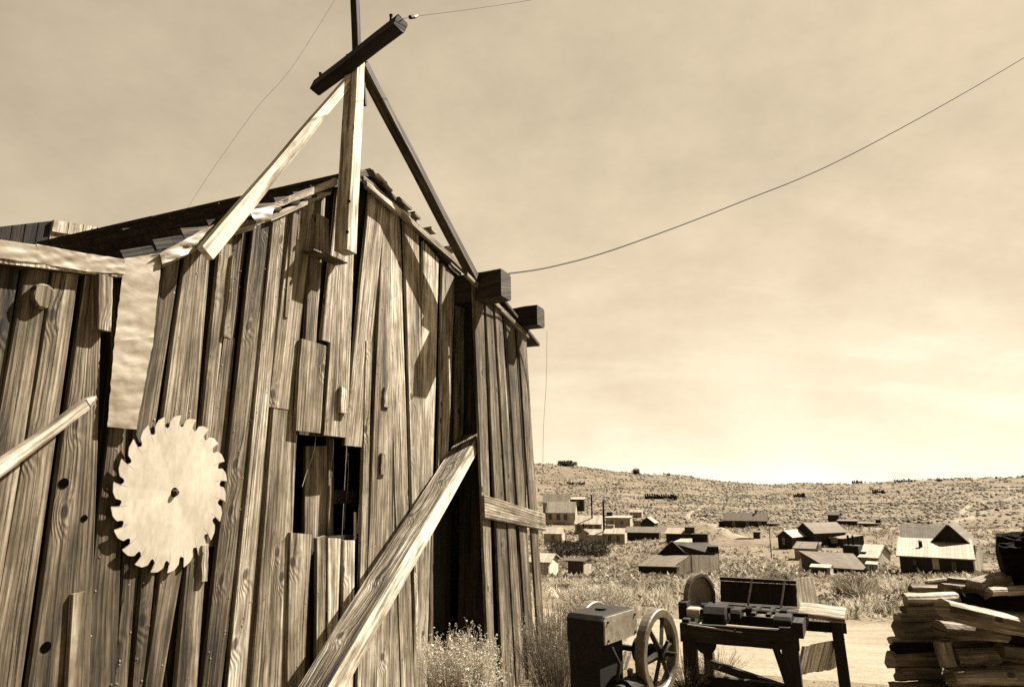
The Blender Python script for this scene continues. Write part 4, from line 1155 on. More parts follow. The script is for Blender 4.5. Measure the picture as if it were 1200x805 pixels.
mb = MB(); lbox(mb, h.X(729), h.X(730.5), -.35, 4.7, h.sk, h.Z(624)); h.part('corner_board', mb, 'trim')
h.wall(710, 718, 614.5, 620, y0=2.2, dep=1.2, m='far_wall', name='chimney'); h.pipe(706.5, 587, 624, 1.2, .20)
h.pipe(683, 613.5, 619, 2.0, .16)
h = Far('flat_roofed_hall', 'plain brown hall with a light flat roof edge behind the low house', 'hall', 709, 737, 621, 7)
h.shed(709, 737, 606.5, 604, dep=7, m='far_wall', mr='far_roof_pale', tone=.8); h.window(714, 717, 610, 617, name='door', frame='far_wall'); h.window(726, 729, 610, 614); h.wall(710, 716.5, 600, 606, y0=5, dep=2, m='far_wall_dark', name='cupola')
h = Far('box_topped_shed', 'small pale topped shed above the hillside junk', 'shed', 737, 752, 607, 7)
h.shed(737, 751, 600, 597, dep=4, m='far_wall', mr='far_roof_pale', tone=.9, rt=.8)
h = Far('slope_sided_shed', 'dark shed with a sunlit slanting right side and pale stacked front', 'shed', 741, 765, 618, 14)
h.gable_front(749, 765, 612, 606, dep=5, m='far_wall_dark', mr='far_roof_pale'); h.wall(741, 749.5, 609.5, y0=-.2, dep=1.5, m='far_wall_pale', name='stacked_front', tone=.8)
h = Far('long_dark_shed', 'long low black fronted shed with a brown roof in mid slope', 'shed', 731, 770, 632, 5)
h.shed(731, 770, 623.5, 617, dep=6, m='far_wall_dark', mr='far_roof', rt=.75, tone=.7)
h = Far('stepped_shed', 'stepped low dark building with a pale roof right of the long black shed', 'shed', 772, 826, 636, 5, )
h.shed(778, 809, 625, 618.5, y0=2, dep=6, m='far_wall_dark', mr='far_roof_pale', rt=.7, tone=.7); h.wall(800, 811, 617, y0=2.5, dep=3, m='far_wall_dark', tone=1.6, name='parapet')
h.wall(809.2, 826, 624.5, y0=1, dep=3.5, m='far_wall_dark', tone=.6)
# the near barn in the middle with its pale side wall
h = Far('old_stable', 'wide dark gabled stable with a low lean-to and a pale side wall', 'stable', 744, 838, 671, 0)
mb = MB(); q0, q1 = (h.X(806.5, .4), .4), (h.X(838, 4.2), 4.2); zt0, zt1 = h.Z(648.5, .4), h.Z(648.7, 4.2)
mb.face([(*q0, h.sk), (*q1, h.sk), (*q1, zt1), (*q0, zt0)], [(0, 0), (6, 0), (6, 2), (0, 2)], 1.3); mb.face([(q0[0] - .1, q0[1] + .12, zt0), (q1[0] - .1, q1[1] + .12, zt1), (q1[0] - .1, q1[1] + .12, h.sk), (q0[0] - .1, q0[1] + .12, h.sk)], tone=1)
mb.face([(*q0, zt0), (*q1, zt1), (q1[0] - .1, q1[1] + .12, zt1), (q0[0] - .1, q0[1] + .12, zt0)]); h.part('pale_wall', mb, 'far_wall_pale')
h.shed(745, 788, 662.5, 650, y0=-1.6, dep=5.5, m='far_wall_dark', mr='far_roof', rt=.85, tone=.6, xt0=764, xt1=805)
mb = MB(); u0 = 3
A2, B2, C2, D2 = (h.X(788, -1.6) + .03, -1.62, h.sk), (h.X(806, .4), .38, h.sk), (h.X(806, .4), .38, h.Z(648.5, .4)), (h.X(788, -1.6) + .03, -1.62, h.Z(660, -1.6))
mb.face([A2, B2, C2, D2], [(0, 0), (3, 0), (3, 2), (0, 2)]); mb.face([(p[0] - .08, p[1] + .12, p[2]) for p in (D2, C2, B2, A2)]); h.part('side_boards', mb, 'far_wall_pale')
gx = h.gable_front
h.gable_front(766, 803, 651, 634, y0=4.6, dep=.4, m='far_wall_dark', mr='far_roof', tone=.55, rt=.6)
mb = MB(); X0, X1, XR0, XR1 = h.X(803.5, 4.5), h.X(838, 4.5), h.X(785, 5), h.X(827, 6.8); ze, zr = h.Z(648.8, 4.5), h.Z(634.5, 6)
slab(mb, (X0, 4.5, ze), (X1, 4.5, ze), (XR1, 6.8, zr), (XR0, 5.0, zr), tone=.75); h.part('roof', mb, 'far_roof'); h.wall(826, 838, 638.5, y0=5, dep=3, m='far_wall_dark', tone=.5)
mb = MB(); slab(mb, (h.X(786, 7), 7.0, h.Z(635, 7)), (h.X(808, 7), 7.0, h.Z(635, 7)), (h.X(808, 8.5), 8.5, h.Z(630.6, 8.5)), (h.X(795, 8.5), 8.5, h.Z(631, 8.5)), tone=1.2); h.part('roof', mb, 'far_roof_pale')
h.wall(786, 808, 635.5, y0=7.05, dep=1.4, m='far_wall_dark', name='wall')
# small sheds at left below the brush
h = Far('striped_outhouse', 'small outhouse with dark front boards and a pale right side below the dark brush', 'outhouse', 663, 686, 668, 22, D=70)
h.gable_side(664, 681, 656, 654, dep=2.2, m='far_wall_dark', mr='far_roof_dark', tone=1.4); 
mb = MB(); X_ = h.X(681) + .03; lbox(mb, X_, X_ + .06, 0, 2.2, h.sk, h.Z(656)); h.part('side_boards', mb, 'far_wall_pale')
h = Far('pale_lean_to', 'pale roofed lean-to just showing past the right end of the barn', 'shed', 625, 643, 670, 14, D=66)
h.gable_side(620, 642, 657, 648, dep=4, m='far_wall', mr='far_roof_pale', tone=1.1)
# --- right group
h = Far('barracks_house', 'long low building with a plain brown roof alone on the slope', 'building', 840, 910, 620, 4)
h.gable_side(846, 896, 609.5, 601, dep=6, m='far_wall_dark', mr='far_roof', rt=.85, tone=1.1); h.window(856, 858.5, 611.5, 615, frame='far_wall'); h.window(872, 874.5, 611.5, 618, name='door', frame='far_wall'); h.window(886, 888.5, 611.5, 615, frame='far_wall'); h.shed(896.5, 910, 613, 611, y0=1, dep=3, m='far_wall_dark', mr='far_roof_dark', tone=.7)
h.wall(840, 846, 611, y0=1, dep=3, m='far_wall_dark', tone=.8); h.pipe(884, 597.5, 603, 3, .25)
h = Far('privy', 'tiny dark privy below the long low building', 'privy', 879, 887, 631, 6)
h.shed(879, 886.5, 623, 621.5, dep=1.6, m='far_wall_dark', mr='far_roof', tone=1.2)
h = Far('white_roofed_cabin', 'small dark cabin with a white roof slope beside the long gabled barn', 'cabin', 907, 930, 640, 24)
h.gable_front(907, 923, 628, 621.5, dep=6, m='far_wall_dark', mr='far_roof_pale', tone=.8, rt=1.4); 
h.window(912.5, 914.5, 630, 637, name='door', frame='far_wall')
h = Far('long_gabled_barn', 'long dark barn with a gable at its left end behind the white roofed cabin', 'barn', 928, 983, 638, 38)
h.gable_front(928, 949, 624, 613.5, dep=9, m='far_wall_dark', mr='far_roof_pale', tone=.7, rt=.5)
h.shed(949.3, 982, 630, 626, y0=4, dep=6, m='far_wall_dark', mr='far_roof_pale', tone=.7, rt=.6); h.window(969, 975, 629, 634.5, y0=4, frame='far_wall_pale', glass='far_wall_pale')
h = Far('hill_cabin', 'dark boxy cabin uppermost of the small group on the hill', 'cabin', 967, 984, 612, 10)
h.gable_side(967, 980, 603, 600, dep=4, m='far_wall_dark', mr='far_roof_dark', tone=1.4)
h = Far('hill_row', 'long low dark row building just right of the hill cabin', 'building', 978, 1027, 618, 6)
h.shed(978, 1000, 610.5, 608.8, dep=4, m='far_wall_dark', mr='far_roof', tone=.9); h.shed(1000.3, 1026, 613, 611, y0=.5, dep=4, m='far_wall_dark', mr='far_roof', tone=.9); h.wall(1022, 1028, 608, y0=2, dep=1.5, m='far_wall_dark')
h = Far('low_flat_barn', 'wide barn with a broad shallow brown roof left of the big house', 'barn', 930, 1006, 673, 16)
h.shed(964, 1006, 663.5, 648, y0=0, dep=7, m='far_wall_dark', mr='far_roof', tone=1.2, rt=.95, xt0=932, xt1=990)
h = Far('brown_back_shed', 'flat brown shed with a small pale pyramid vent behind the low flat barn', 'shed', 925, 951, 655, 6)
h.shed(925, 951, 642, 634.5, dep=6, m='far_wall', mr='far_roof', rt=.85, tone=.7)
mb = MB(); c = V((h.X(953), .5, h.Z(643))); 
for i in range(4):
    a, b = i * math.pi / 2, (i + 1) * math.pi / 2; mb.face([c + V((math.cos(a), math.sin(a), 0)) * .5, c + V((math.cos(b), math.sin(b), 0)) * .5, c + V((0, 0, 1.2))], tone=1.4)
h.part('roof_vent', mb, 'far_roof_pale')
h = Far('corner_privy', 'tiny privy with a scalloped white roof against the low flat barn', 'privy', 944, 964, 676, 10, D=80)
h.gable_side(944, 962, 663, 660.5, dep=2, m='far_wall_dark', mr='far_roof_pale', tone=1.4, rt=1.3)
mb = MB(); lbox(mb, h.X(960.5), h.X(964), -.06, 1.9, h.sk, h.Z(662)); h.part('corner_board', mb, 'far_wall_pale')
h = Far('white_roofed_store', 'square dark parapet store with a steep white roof right of the low flat barn', 'store', 981, 1020, 666, 14)
h.wall(981, 999, 638.5, y0=0, dep=2, m='far_wall_dark', name='parapet', tone=.6); h.gable_side(1000, 1019, 651, 637, y0=-.2, dep=7, m='far_wall', mr='far_roof_pale', tone=.8, rt=1.4)
h.wall(990, 1007, 645, y0=.5, dep=1.5, m='far_wall_dark', tone=.6)
for x in (988, 993.5): h.pipe(x, 627, 639, 1, .13, 'post')
h = Far('door_shed', 'narrow upright shed with a dark door beside the store', 'shed', 1008, 1016, 673, 8, D=84)
h.gable_side(1008, 1016, 659.5, 657, dep=1.8, m='far_wall', mr='far_roof_pale', tone=1.0, rt=1.2); h.window(1010, 1014, 661, 672, name='door', frame='far_wall')
h = Far('gabled_ranch_house', 'big weathered house with a dark gable and a broad pale front roof', 'house', 1045, 1129, 675, 8)
h.shed(1045, 1129, 652, 631, dep=7.5, m='far_wall_dark', mr='far_roof_pale', tone=.75, rt=1.0, xt0=1049, xt1=1128)
zb = None
mb = MB(); slab(mb, (h.X(1049, 7), 7, h.Z(633, 7)), (h.X(1103, 7), 7, h.Z(633, 7)), (h.X(1103, 10), 10, h.Z(615, 10)), (h.X(1050, 10), 10, h.Z(615.5, 10)), tone=.8); h.part('roof', mb, 'far_roof')
h.gable_front(1086, 1126, 633.5, 614.5, y0=5.9, dep=6, m='far_wall_dark', mr='far_roof', tone=.6, rt=.9, ov=.35)
w_ = h.window(1083, 1089, 653.5, 664, glass='far_wall', frame='far_wall'); h.window(1060, 1064, 655, 661, frame='far_wall_dark'); h.window(1104, 1109, 655, 672, name='door', frame='far_wall_dark')
mb = MB(); nb = 9; Xr = h.X(1129) + .06
for i in range(nb):
    lbox(mb, Xr, Xr + .05, 7.4 * i / nb, 7.4 * (i + U(.6, .95)) / nb, h.sk, h.Z(653) + .28 * 7.4 * i / nb * .8, U(.6, 1.2))
h.part('end_boards', mb, 'far_wall_pale')
h.pipe(1071, 634, 642, 3.4, .18)
mb = MB()
for x in (1111, 1121): tube(mb, [(h.X(x), -1.5, h.sk), (h.X(x) - .1, -1.5, h.Z(664))], .08, 5)
h.part('yard_post', mb, 'far_wall')

# ruins, fences and posts on the hill
def ruin(label, x0, x1, yb, yt, n, m='far_wall_dark', cat='ruin', name='board_ruin', tone=1.0):
    h = Far(name, label, cat, x0, x1, yb, 4); mb = MB()
    for i in range(n):
        a = x0 + (x1 - x0) * i / n; b = a + (x1 - x0) / n * U(.5, .95)
        lbox(mb, h.X(a), h.X(b), U(0, .6), 1.2 + U(0, .8), h.sk, h.Z(yt + (yb - yt) * U(0, .35)), U(.6, 1.5) * tone)
    lbox(mb, h.X(x0), h.X(x1), .9, 1.1, h.sk, h.Z(yt + (yb - yt) * .5), .8 * tone)
    h.part('broken_boards', mb, m)
ruin('low dark picket ruin high on the hillside above the two storey house', 664, 686, 568, 564, 11)
ruin('long broken dark ruin lying across the hillside', 755, 793, 585, 577.5, 14)
ruin('tiny ruin on the hillside right of the long low building', 929, 943, 583, 577, 6)
ruin('small dark mine ruin below the skyline', 1022, 1037, 578, 573, 6)
ruin('pale crumbling mine building on the skyline', 1049, 1071, 567, 560.5, 8, tone=3.0)
ruin('pale broken hut left of the mine building on the skyline', 999, 1012, 567, 562, 5, tone=2.4)
ruin('speck of a hut on the right hand skyline', 1099, 1106, 564, 561, 3)
def post(label, x, yb, yt, r=.10, D=None):
    D = D or d_of(x, yb); az = tanx(x); p = V((D * math.sin(az), D * math.cos(az), 0)); p.z = gz(p.x, p.y)
    mb = MB(); tp_ = V((p.x, p.y, 1.7 + D * (575 - yt) / 837)); tube(mb, [p - V((0, 0, .3)), tp_], [r, r * .7], 6)
    mb2 = mb; o = mb.build('wooden_post', 'far_wall_dark'); o['label'] = label; o['category'] = 'post'
post('thin tall pole standing before the long low building', 898, 652, 617, .09)
post('lone tilted post right of the steep white roof', 1030, 657, 649, .10)
post('thin pole on the hillside above the long low building', 851, 590, 575, .15)
def junk(label, x0, x1, yb, yt, D, n=16, tone=1.0):
    az = tanx((x0 + x1) / 2); c = V((D * math.sin(az), D * math.cos(az), 0)); c.z = gz(c.x, c.y)
    w = (x1 - x0) * D / 837; hh = (yb - yt) * D / 837; mb = MB(); rt_ = V((math.cos(az), -math.sin(az), 0))
    for i in range(n):
        p = c + rt_ * U(-.5, .5) * w + V((0, U(-.4, .4), 0)); a = U(0, 3.14); l = U(.3, .9) * max(hh, .4)
        d = rt_ * math.cos(a) + V((0, 0, abs(math.sin(a)) * .8)); p.z = c.z - .05
        beam(mb, p, p + d * l * 1.3, V((0, 1, .3)), U(.08, .25), .08, 1, 0, U(.5, 2) * tone)
    o = mb.build('lumber_heap', 'far_wall'); o['label'] = label; o['category'] = 'lumber heap'
junk('jumbled lumber heap right of the pale stable wall', 842, 858, 668, 656, 85)
junk('dark scrap heap beside the big gabled house', 1142, 1158, 672, 663, 80, tone=.5)
junk('scrap heap on the slope below the long low building', 843, 872, 664, 655, 92, 18)
junk('rubble heap beside the hall on the slope', 735, 748, 641, 636, 130, 12, .5)

# ------------------------------------------------------------------ vegetation
def fast_mesh(name, verts, tris, tones, m, **k):
    me = bpy.data.meshes.new(name)
    verts = np.asarray(verts, dtype=np.float32); tris = np.asarray(tris, dtype=np.int32)
    me.vertices.add(len(verts)); me.vertices.foreach_set('co', verts.ravel())
    me.loops.add(len(tris) * 3); me.loops.foreach_set('vertex_index', tris.ravel())
    me.polygons.add(len(tris)); me.polygons.foreach_set('loop_start', np.arange(0, len(tris) * 3, 3, dtype=np.int32))
    at_ = me.attributes.new('tone', 'FLOAT', 'FACE'); at_.data.foreach_set('value', np.asarray(tones, dtype=np.float32))
    me.update(calc_edges=True); me.materials.append(M[m])
    o = bpy.data.objects.new(name, me); COL.objects.link(o)
    for a, b in k.items(): o[a] = b
    return o
def blade(vs, ts, tn, p, d, L, w, bend, tone):
    """curved tapering blade: 3 tris"""
    side = V((-d.y, d.x, 0)); side = side.normalized() if side.length > 1e-3 else V((1, 0, 0))
    a = U(0, 6.28); side = V((math.cos(a), math.sin(a), 0))
    p1 = p + (V((0, 0, 1)) + d * .35) * (L * .55); p2 = p + (V((0, 0, 1)) * .9 + d * bend) * L
    i = len(vs); vs += [p - side * w, p + side * w, p1 - side * w * .7, p1 + side * w * .7, p2]
    ts += [(i, i + 1, i + 3), (i, i + 3, i + 2), (i + 2, i + 3, i + 4)]; tn += [tone, tone, tone]
def clump(vs, ts, tn, c, r, h, n, w, tone=1.0, spread=.8):
    for _ in range(n):
        a = U(0, 6.28); q = math.sqrt(random.random()); d = V((math.cos(a), math.sin(a), 0)) * q
        p = c + d * r * .35; blade(vs, ts, tn, p - V((0, 0, .03)), d, h * U(.55, 1.1) * (1 - .25 * q), w, spread * U(.4, 1.1), tone * U(.6, 1.35))
def dome(vs, ts, tn, c, r, h, tone):
    n = 6; i = len(vs); a0 = U(0, 6.28)
    for k in range(n):
        a = a0 + k * 6.283 / n; rr = r * U(.5, 1.35); vs.append(c + V((math.cos(a) * rr, math.sin(a) * rr, -.1 * h)))
    for k in range(n):
        a = a0 + (k + .5) * 6.283 / n; rr = r * U(.3, 1.0); vs.append(c + V((math.cos(a) * rr, math.sin(a) * rr, h * U(.3, 1.05))))
    vs.append(c + V((U(-.2, .2) * r, U(-.2, .2) * r, h * U(.8, 1.2))))
    for k in range(n):
        k2 = (k + 1) % n
        for t_ in ((i + k, i + k2, i + n + k), (i + k2, i + n + k2, i + n + k), (i + n + k, i + n + k2, i + 2 * n)):
            ts.append(t_); tn.append(tone * U(.75, 1.25))
def sprig(vs, ts, tn, c, r, h, tone):
    tone *= 1.75
    for _ in range(8):
        a, b = U(0, 6.28), U(0, 1); p = c + V((math.cos(a) * r * U(0, 1), math.sin(a) * r * U(0, 1), h * b * .9))
        u = V((U(-1, 1), U(-1, 1), U(-.6, .6))) * r * .5; w = V((U(-1, 1), U(-1, 1), U(0, 1.4))) * r * .55
        i = len(vs); vs += [p - u, p + u, p + w]; ts.append((i, i + 1, i + 2)); tn.append(tone * U(.75, 1.25))
def leafy(vs, ts, tn, c, r, h, n, s, tone=1.0):
    """leaf-size faces through a rounded volume"""
    for _ in range(n):
        a, b = U(0, 6.28), U(0, 1.0); q = random.random() ** .4
        p = c + V((math.cos(a) * r * q * math.sqrt(1 - b * b * .8), math.sin(a) * r * q * math.sqrt(1 - b * b * .8), h * b * q))
        u = V((U(-1, 1), U(-1, 1), U(-1, 1))).normalized() * s; w = V((U(-1, 1), U(-1, 1), U(-.2, 1))).normalized() * s * 1.6
        i = len(vs); vs += [p - u * .5, p + u * .5, p + w]; ts.append((i, i + 1, i + 2)); tn.append(tone * U(.6, 1.4))

def shrub_thing(name, label, c, parts, cat='shrub', group=None):
    """parts: (child name, material, fn(vs,ts,tn))"""
    root = thing(name, label, cat, c, group)
    for nm, m, fn in parts:
        vs, ts, tn = [], [], []; fn(vs, ts, tn); vs = [(p[0] - c[0], p[1] - c[1], p[2] - c[2]) for p in vs]
        o = fast_mesh(nm, vs, ts, tn, m); o.parent = root
    return root
def on(x, Y):
    p = at(x, 700, Y); p.z = gz(p.x, p.y); return p
def stems(c, n, h, r, w, heads, tone, lean=V((0, 0, 0)), branch=3, hs=1.0):
    def fn_st(vs, ts, tn):
        rs = random.Random(int(c.x * 1000) + 5)
        for _ in range(n):
            a = rs.uniform(0, 6.28); q = math.sqrt(rs.random()); d = V((math.cos(a), math.sin(a), 0)) * q + lean; L = h * rs.uniform(.6, 1.1) * (1 - .2 * q)
            p = c + V((math.cos(a), math.sin(a), 0)) * q * r * .3; pts = [p + d * r * (t ** 1.3) + V((0, 0, L * t)) + V((rs.uniform(-1, 1), rs.uniform(-1, 1), 0)) * .012 * t for t in (0, .35, .7, 1)]
            tt = tone * rs.uniform(.6, 1.3)
            for s_ in (V((1, 0, 0)), V((0, 1, 0))):
                for u_, v_ in zip(pts, pts[1:]):
                    i = len(vs); vs.extend([u_ - s_ * w, u_ + s_ * w, v_ + s_ * w * .7, v_ - s_ * w * .7]); ts.extend([(i, i + 1, i + 2), (i, i + 2, i + 3)]); tn.extend([tt, tt])
            for _b in range(branch):
                t = rs.uniform(.4, .95); b0 = p + d * r * t ** 1.3 + V((0, 0, L * t)); b1 = b0 + V((rs.uniform(-1, 1), rs.uniform(-1, 1), rs.uniform(.8, 2))) * .05 * h / .5
                i = len(vs); vs.extend([b0 - V((w * .7, 0, 0)), b0 + V((w * .7, 0, 0)), b1]); ts.append((i, i + 1, i + 2)); tn.append(tt)
                for _h in range(heads):
                    k = rs.uniform(.2, 1.1); hp = b0.lerp(b1, k) + V((rs.uniform(-1, 1), rs.uniform(-1, 1), rs.uniform(-.5, 1))) * .008
                    s2 = rs.uniform(.004, .011) * hs; i = len(vs)
                    vs.extend([hp + V((rs.uniform(-1, 1), rs.uniform(-1, 1), rs.uniform(-1, 1))) * s2 for _ in range(3)]); ts.append((i, i + 1, i + 2)); tn.append(tone * rs.uniform(.8, 1.5))
    return fn_st
c = on(542, 5.15)
shrub_thing('rabbitbrush', 'feathery pale dry bush growing against the foot of the barn wall', c, [('stalks', 'rabbit', stems(c, 300, .68, .25, .0026, 9, 2.6, V((.08, -.05, 0)), 6, 1.15)),
    ('grass', 'dry_grass', lambda vs, ts, tn: clump(vs, ts, tn, c + V((-.05, -.1, 0)), .7, .26, 300, .004, 1.9))])
c = on(566, 5.4)
c = on(652, 6.0)
shrub_thing('tall_dry_weeds', 'tall thin dry weeds at the right corner of the barn', c, [('stalks', 'rabbit', stems(c, 220, .8, .30, .0022, 4, 1.2, V((0, 0, 0)), 4, 1)),
    ('grass', 'dry_grass', lambda vs, ts, tn: clump(vs, ts, tn, c, .6, .45, 260, .003, .8))])
c = on(637, 6.6)
shrub_thing('dark_twiggy_weeds', 'dark twiggy weeds in the shade against the barn end boards', c, [('stalks', 'sage_dark', stems(c, 90, .6, .35, .002, 3, 1.6, V((-.1, 0, 0)), 3))])
c = on(455, 4.95)
c2_ = on(697, 8.3)
shrub_thing('flowering_brush', 'tall pale seed headed brush standing behind the engine hopper', c2_, [('stalks', 'rabbit', stems(c2_, 380, .85, .42, .0028, 7, 1.6, V((.04, 0, 0)), 6, 1.6)),
    ('grass', 'dry_grass', lambda vs, ts, tn: clump(vs, ts, tn, c2_, 1.0, .4, 400, .005, 1.1))])
c3_ = on(672, 7.4)
shrub_thing('dry_grass_tuft', 'pale grass tuft left of the engine', c3_, [('blades', 'dry_grass', lambda vs, ts, tn: clump(vs, ts, tn, c3_, .6, .5, 420, .003, .9))], 'grass tuft')
c4_ = on(800, 7.2)
shrub_thing('dry_grass_tuft', 'low twiggy tuft between the flywheel and the saw table leg', c4_, [('blades', 'rabbit', stems(c4_, 90, .36, .3, .0018, 2, .8))], 'grass tuft')
c5_ = on(835, 8.6)
shrub_thing('dry_grass_tuft', 'twiggy pale tuft seen under the saw table', c5_, [('blades', 'rabbit', stems(c5_, 110, .38, .35, .002, 2, .9))], 'grass tuft')
# round brush clumps beyond the road
def bush(label, x, Y, wpx, hpx, tone=1.0, dark=.5, n=1400, name='sagebrush'):
    c = on(x, Y); r = wpx / 2 * Y / 818; h_ = hpx * Y / 837
    s = max(.02, r * .05)
    def fn(vs, ts, tn):
        for _ in range(7):
            o_ = V((U(-.55, .55) * r, U(-.4, .4) * r, 0)); leafy(vs, ts, tn, c + o_, r * .55, h_ * U(.7, 1.0), n // 9, s, tone)
        clump(vs, ts, tn, c, r * 1.6, h_ * .95, n // 5, s * .3, tone * 1.4, .9)
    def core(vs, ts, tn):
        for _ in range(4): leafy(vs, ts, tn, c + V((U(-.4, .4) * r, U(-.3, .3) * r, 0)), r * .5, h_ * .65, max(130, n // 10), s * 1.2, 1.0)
    shrub_thing(name, label, c, [('foliage', 'sage', fn), ('inner_twigs', 'sage_dark', core)])
bush('wide pale topped bush right of the saw table by the road', 1006, 21, 62, 34, 1.6, n=3200)
bush('dark centred round bush on the field beyond the saw trough', 908, 30, 50, 22, 1.2, n=2400)
bush('pale grassy bush left of the dark centred round bush', 872, 26, 40, 15, 1.6, n=1500)
bush('brush clump on the near field left of the pulley wheel', 772, 24, 46, 16, 1.3, n=1500)
bush('brush clump on the field above the engine hopper', 735, 23, 36, 20, 1.4, n=1500)
bush('dark brush clump at the left end of the near field', 660, 22, 34, 14, 1.0, n=1400)
bush('pale round bush in front of the low flat barn', 985, 36, 30, 12, 1.7, n=1200)
bush('grassy bush at the road edge left of the firewood', 1040, 17, 44, 18, 1.7, n=1800)
bush('small brush right of the big house', 1140, 60, 26, 10, .7, n=700)
bush('low dark brush on the slope behind the firewood', 1158, 72, 24, 7, .5, n=700)
for x, D, w, hh, lab in ((664, 760, 26, 7, 'dark tree clump on the skyline above the two storey house'), (746, 740, 17, 8, 'round dark juniper on the skyline above the ruin'), (784, 735, 5, 4, 'tiny dark juniper on the skyline'), (1058, 735, 0, 0, '')):
    if not w: continue
    az = tanx(x); D = 690; c = V((D * math.sin(az), D * math.cos(az), 0)); c.z = gz(c.x, c.y) - .5; r = w / 2 * D / 818; h_ = hh * D / 837
    def fn(vs, ts, tn, c=c, r=r, h_=h_):
        for _ in range(6): leafy(vs, ts, tn, c + V((U(-.6, .6) * r, U(-.4, .4) * r, 0)), r * .5, h_ * U(.8, 1.1), 120, r * .12, 1.0)
    def tr(vs, ts, tn, c=c, r=r, h_=h_):
        i = len(vs); vs.extend([c + V((-.3, 0, -.5)), c + V((.3, 0, -.5)), c + V((0, .3, -.5)), c + V((0, 0, h_))]); ts.extend([(i, i + 1, i + 3), (i + 1, i + 2, i + 3), (i + 2, i, i + 3)]); tn.extend([1, 1, 1])
    shrub_thing('juniper', lab, c, [('crown', 'sage_dark', fn), ('trunk', 'sage_dark', tr)], 'tree')

# dark brush thicket below the low front house
vs, ts, tn = [], [], []
for _ in range(240):
    x, y = U(646, 706), U(639, 653)
    if x > 685 and y < 643 + (x - 685) * .1: pass
    p = ground_pt(x, y); leafy(vs, ts, tn, p, U(.9, 1.9), U(.8, 1.6), 34, .28, U(.6, 1.4))
fast_mesh('willow_thicket', vs, ts, tn, 'sage_dark', kind='stuff')

# stuff: hillside scrub
rs = random.Random(5)
vs, ts, tn = [], [], []
keep = 0
def onroad(x, y):
    c_ = lerp_tab([(-30, 17), (-12, 14.5), (0, 13.4), (6, 12.3), (12, 12.2), (22, 14), (45, 20)], x); return abs(y - c_) < 3.7
N = 125000
for _ in range(N):
    az = rs.uniform(R(-24), R(46)); r = 42 * (720 / 42) ** (rs.random() ** .8)
    x, y = r * math.sin(az), r * math.cos(az)
    if noise.noise(V((x * .03, y * .03, 5))) + .35 * noise.noise(V((x * .15, y * .15, 2))) < rs.uniform(-.6, .25) : continue
    px = 600 + 818 * math.tan(az)
    if r < 230 and rs.random() < .6: continue
    s = (.13 + .38 * rs.random() ** 2) * (1 + r / 380)
    (dome if r > 230 else sprig)(vs, ts, tn, V((x, y, gz(x, y))), s, s * rs.uniform(.5, .9), rs.choice((.5, .85, 1.0, 1.15, 1.3)) * rs.uniform(.85, 1.15))
fast_mesh('hillside_scrub', vs, ts, tn, 'sage', kind='stuff')
# stuff: dry grass of the field between road and town
vs, ts, tn = [], [], []
for _ in range(11500):
    az = rs.uniform(R(-14), R(42)); r = 16 + 62 * rs.random() ** .8; x, y = r * math.sin(az), r * math.cos(az)
    if onroad(x, y): continue
    if noise.noise(V((x * .2, y * .2, 8))) < rs.uniform(-.12, .3): continue
    s = rs.uniform(.25, .6) * (1 + r / 90); hk = 1 if r < 30 else max(.3, 1 - (r - 30) / 55)
    clump(vs, ts, tn, V((x, y, gz(x, y))), s, s * hk * rs.uniform(.4, .85), 20, .007 + r * .0006, rs.uniform(1.2, 2.2), 1.2)
fast_mesh('dry_field_grass', vs, ts, tn, 'dry_grass', kind='stuff')
vs, ts, tn = [], [], []
for _ in range(450):
    az = rs.uniform(R(-1), R(40)); r = 17 + 60 * rs.random(); x, y = r * math.sin(az), r * math.cos(az)
    if onroad(x, y): continue
    if noise.noise(V((x * .15, y * .15, 3))) < rs.uniform(-.1, .3): continue
    s = rs.uniform(.35, .7); leafy(vs, ts, tn, V((x, y, gz(x, y))), s, s * (.8 if r < 35 else .5), 40, .07 + r * .001, rs.uniform(.6, 1.3))
fast_mesh('low_sage', vs, ts, tn, 'sage', kind='stuff')
# near grass along the barn foot and around the machines
vs, ts, tn = [], [], []
for _ in range(1500):
    x, y = rs.uniform(-1.6, 5.5), rs.uniform(3.4, 10)
    q = V((x, y, 0)) - V((W0.x, W0.y, 0)); k = q.dot(WN)
    if k < .1: continue
    if noise.noise(V((x * .8, y * .8, 2))) < rs.uniform(-.05, .5) and not (k < .6 and rs.random() < .8): continue
    if x > 2.4 and y > 7.0: continue
    clump(vs, ts, tn, V((x, y, gz(x, y))), .16, rs.uniform(.06, .22), 14, .0022, rs.uniform(.6, 1.2), 1.0)
fast_mesh('near_dry_grass', vs, ts, tn, 'dry_grass', kind='stuff')
# stones and wood chips on the ground
vs, ts, tn = [], [], []
def stone(x, y, s, tone=1.0):
    c = V((x, y, gz(x, y) + s * .1)); i = len(vs)
    q = [V((1, 0, 0)), V((-1, 0, 0)), V((0, 1, 0)), V((0, -1, 0)), V((0, 0, .7)), V((0, 0, -.6))]
    a = U(0, 3); rot = Matrix.Rotation(a, 3, 'Z')
    for v_ in q: vs.append(c + rot @ V((v_.x * s * U(.6, 1.3), v_.y * s * U(.5, 1), v_.z * s * U(.5, 1))))
    for t_ in ((0, 2, 4), (2, 1, 4), (1, 3, 4), (3, 0, 4), (2, 0, 5), (1, 2, 5), (3, 1, 5), (0, 3, 5)): ts.append(tuple(i + k for k in t_)); tn.append(tone * U(.8, 1.2))
for _ in range(2200): stone(U(-1, 9), U(4, 17), U(.008, .03), U(.6, 1.4))
fast_mesh('gravel', vs, ts, tn, 'stone', kind='stuff')
vs, ts, tn = [], [], []
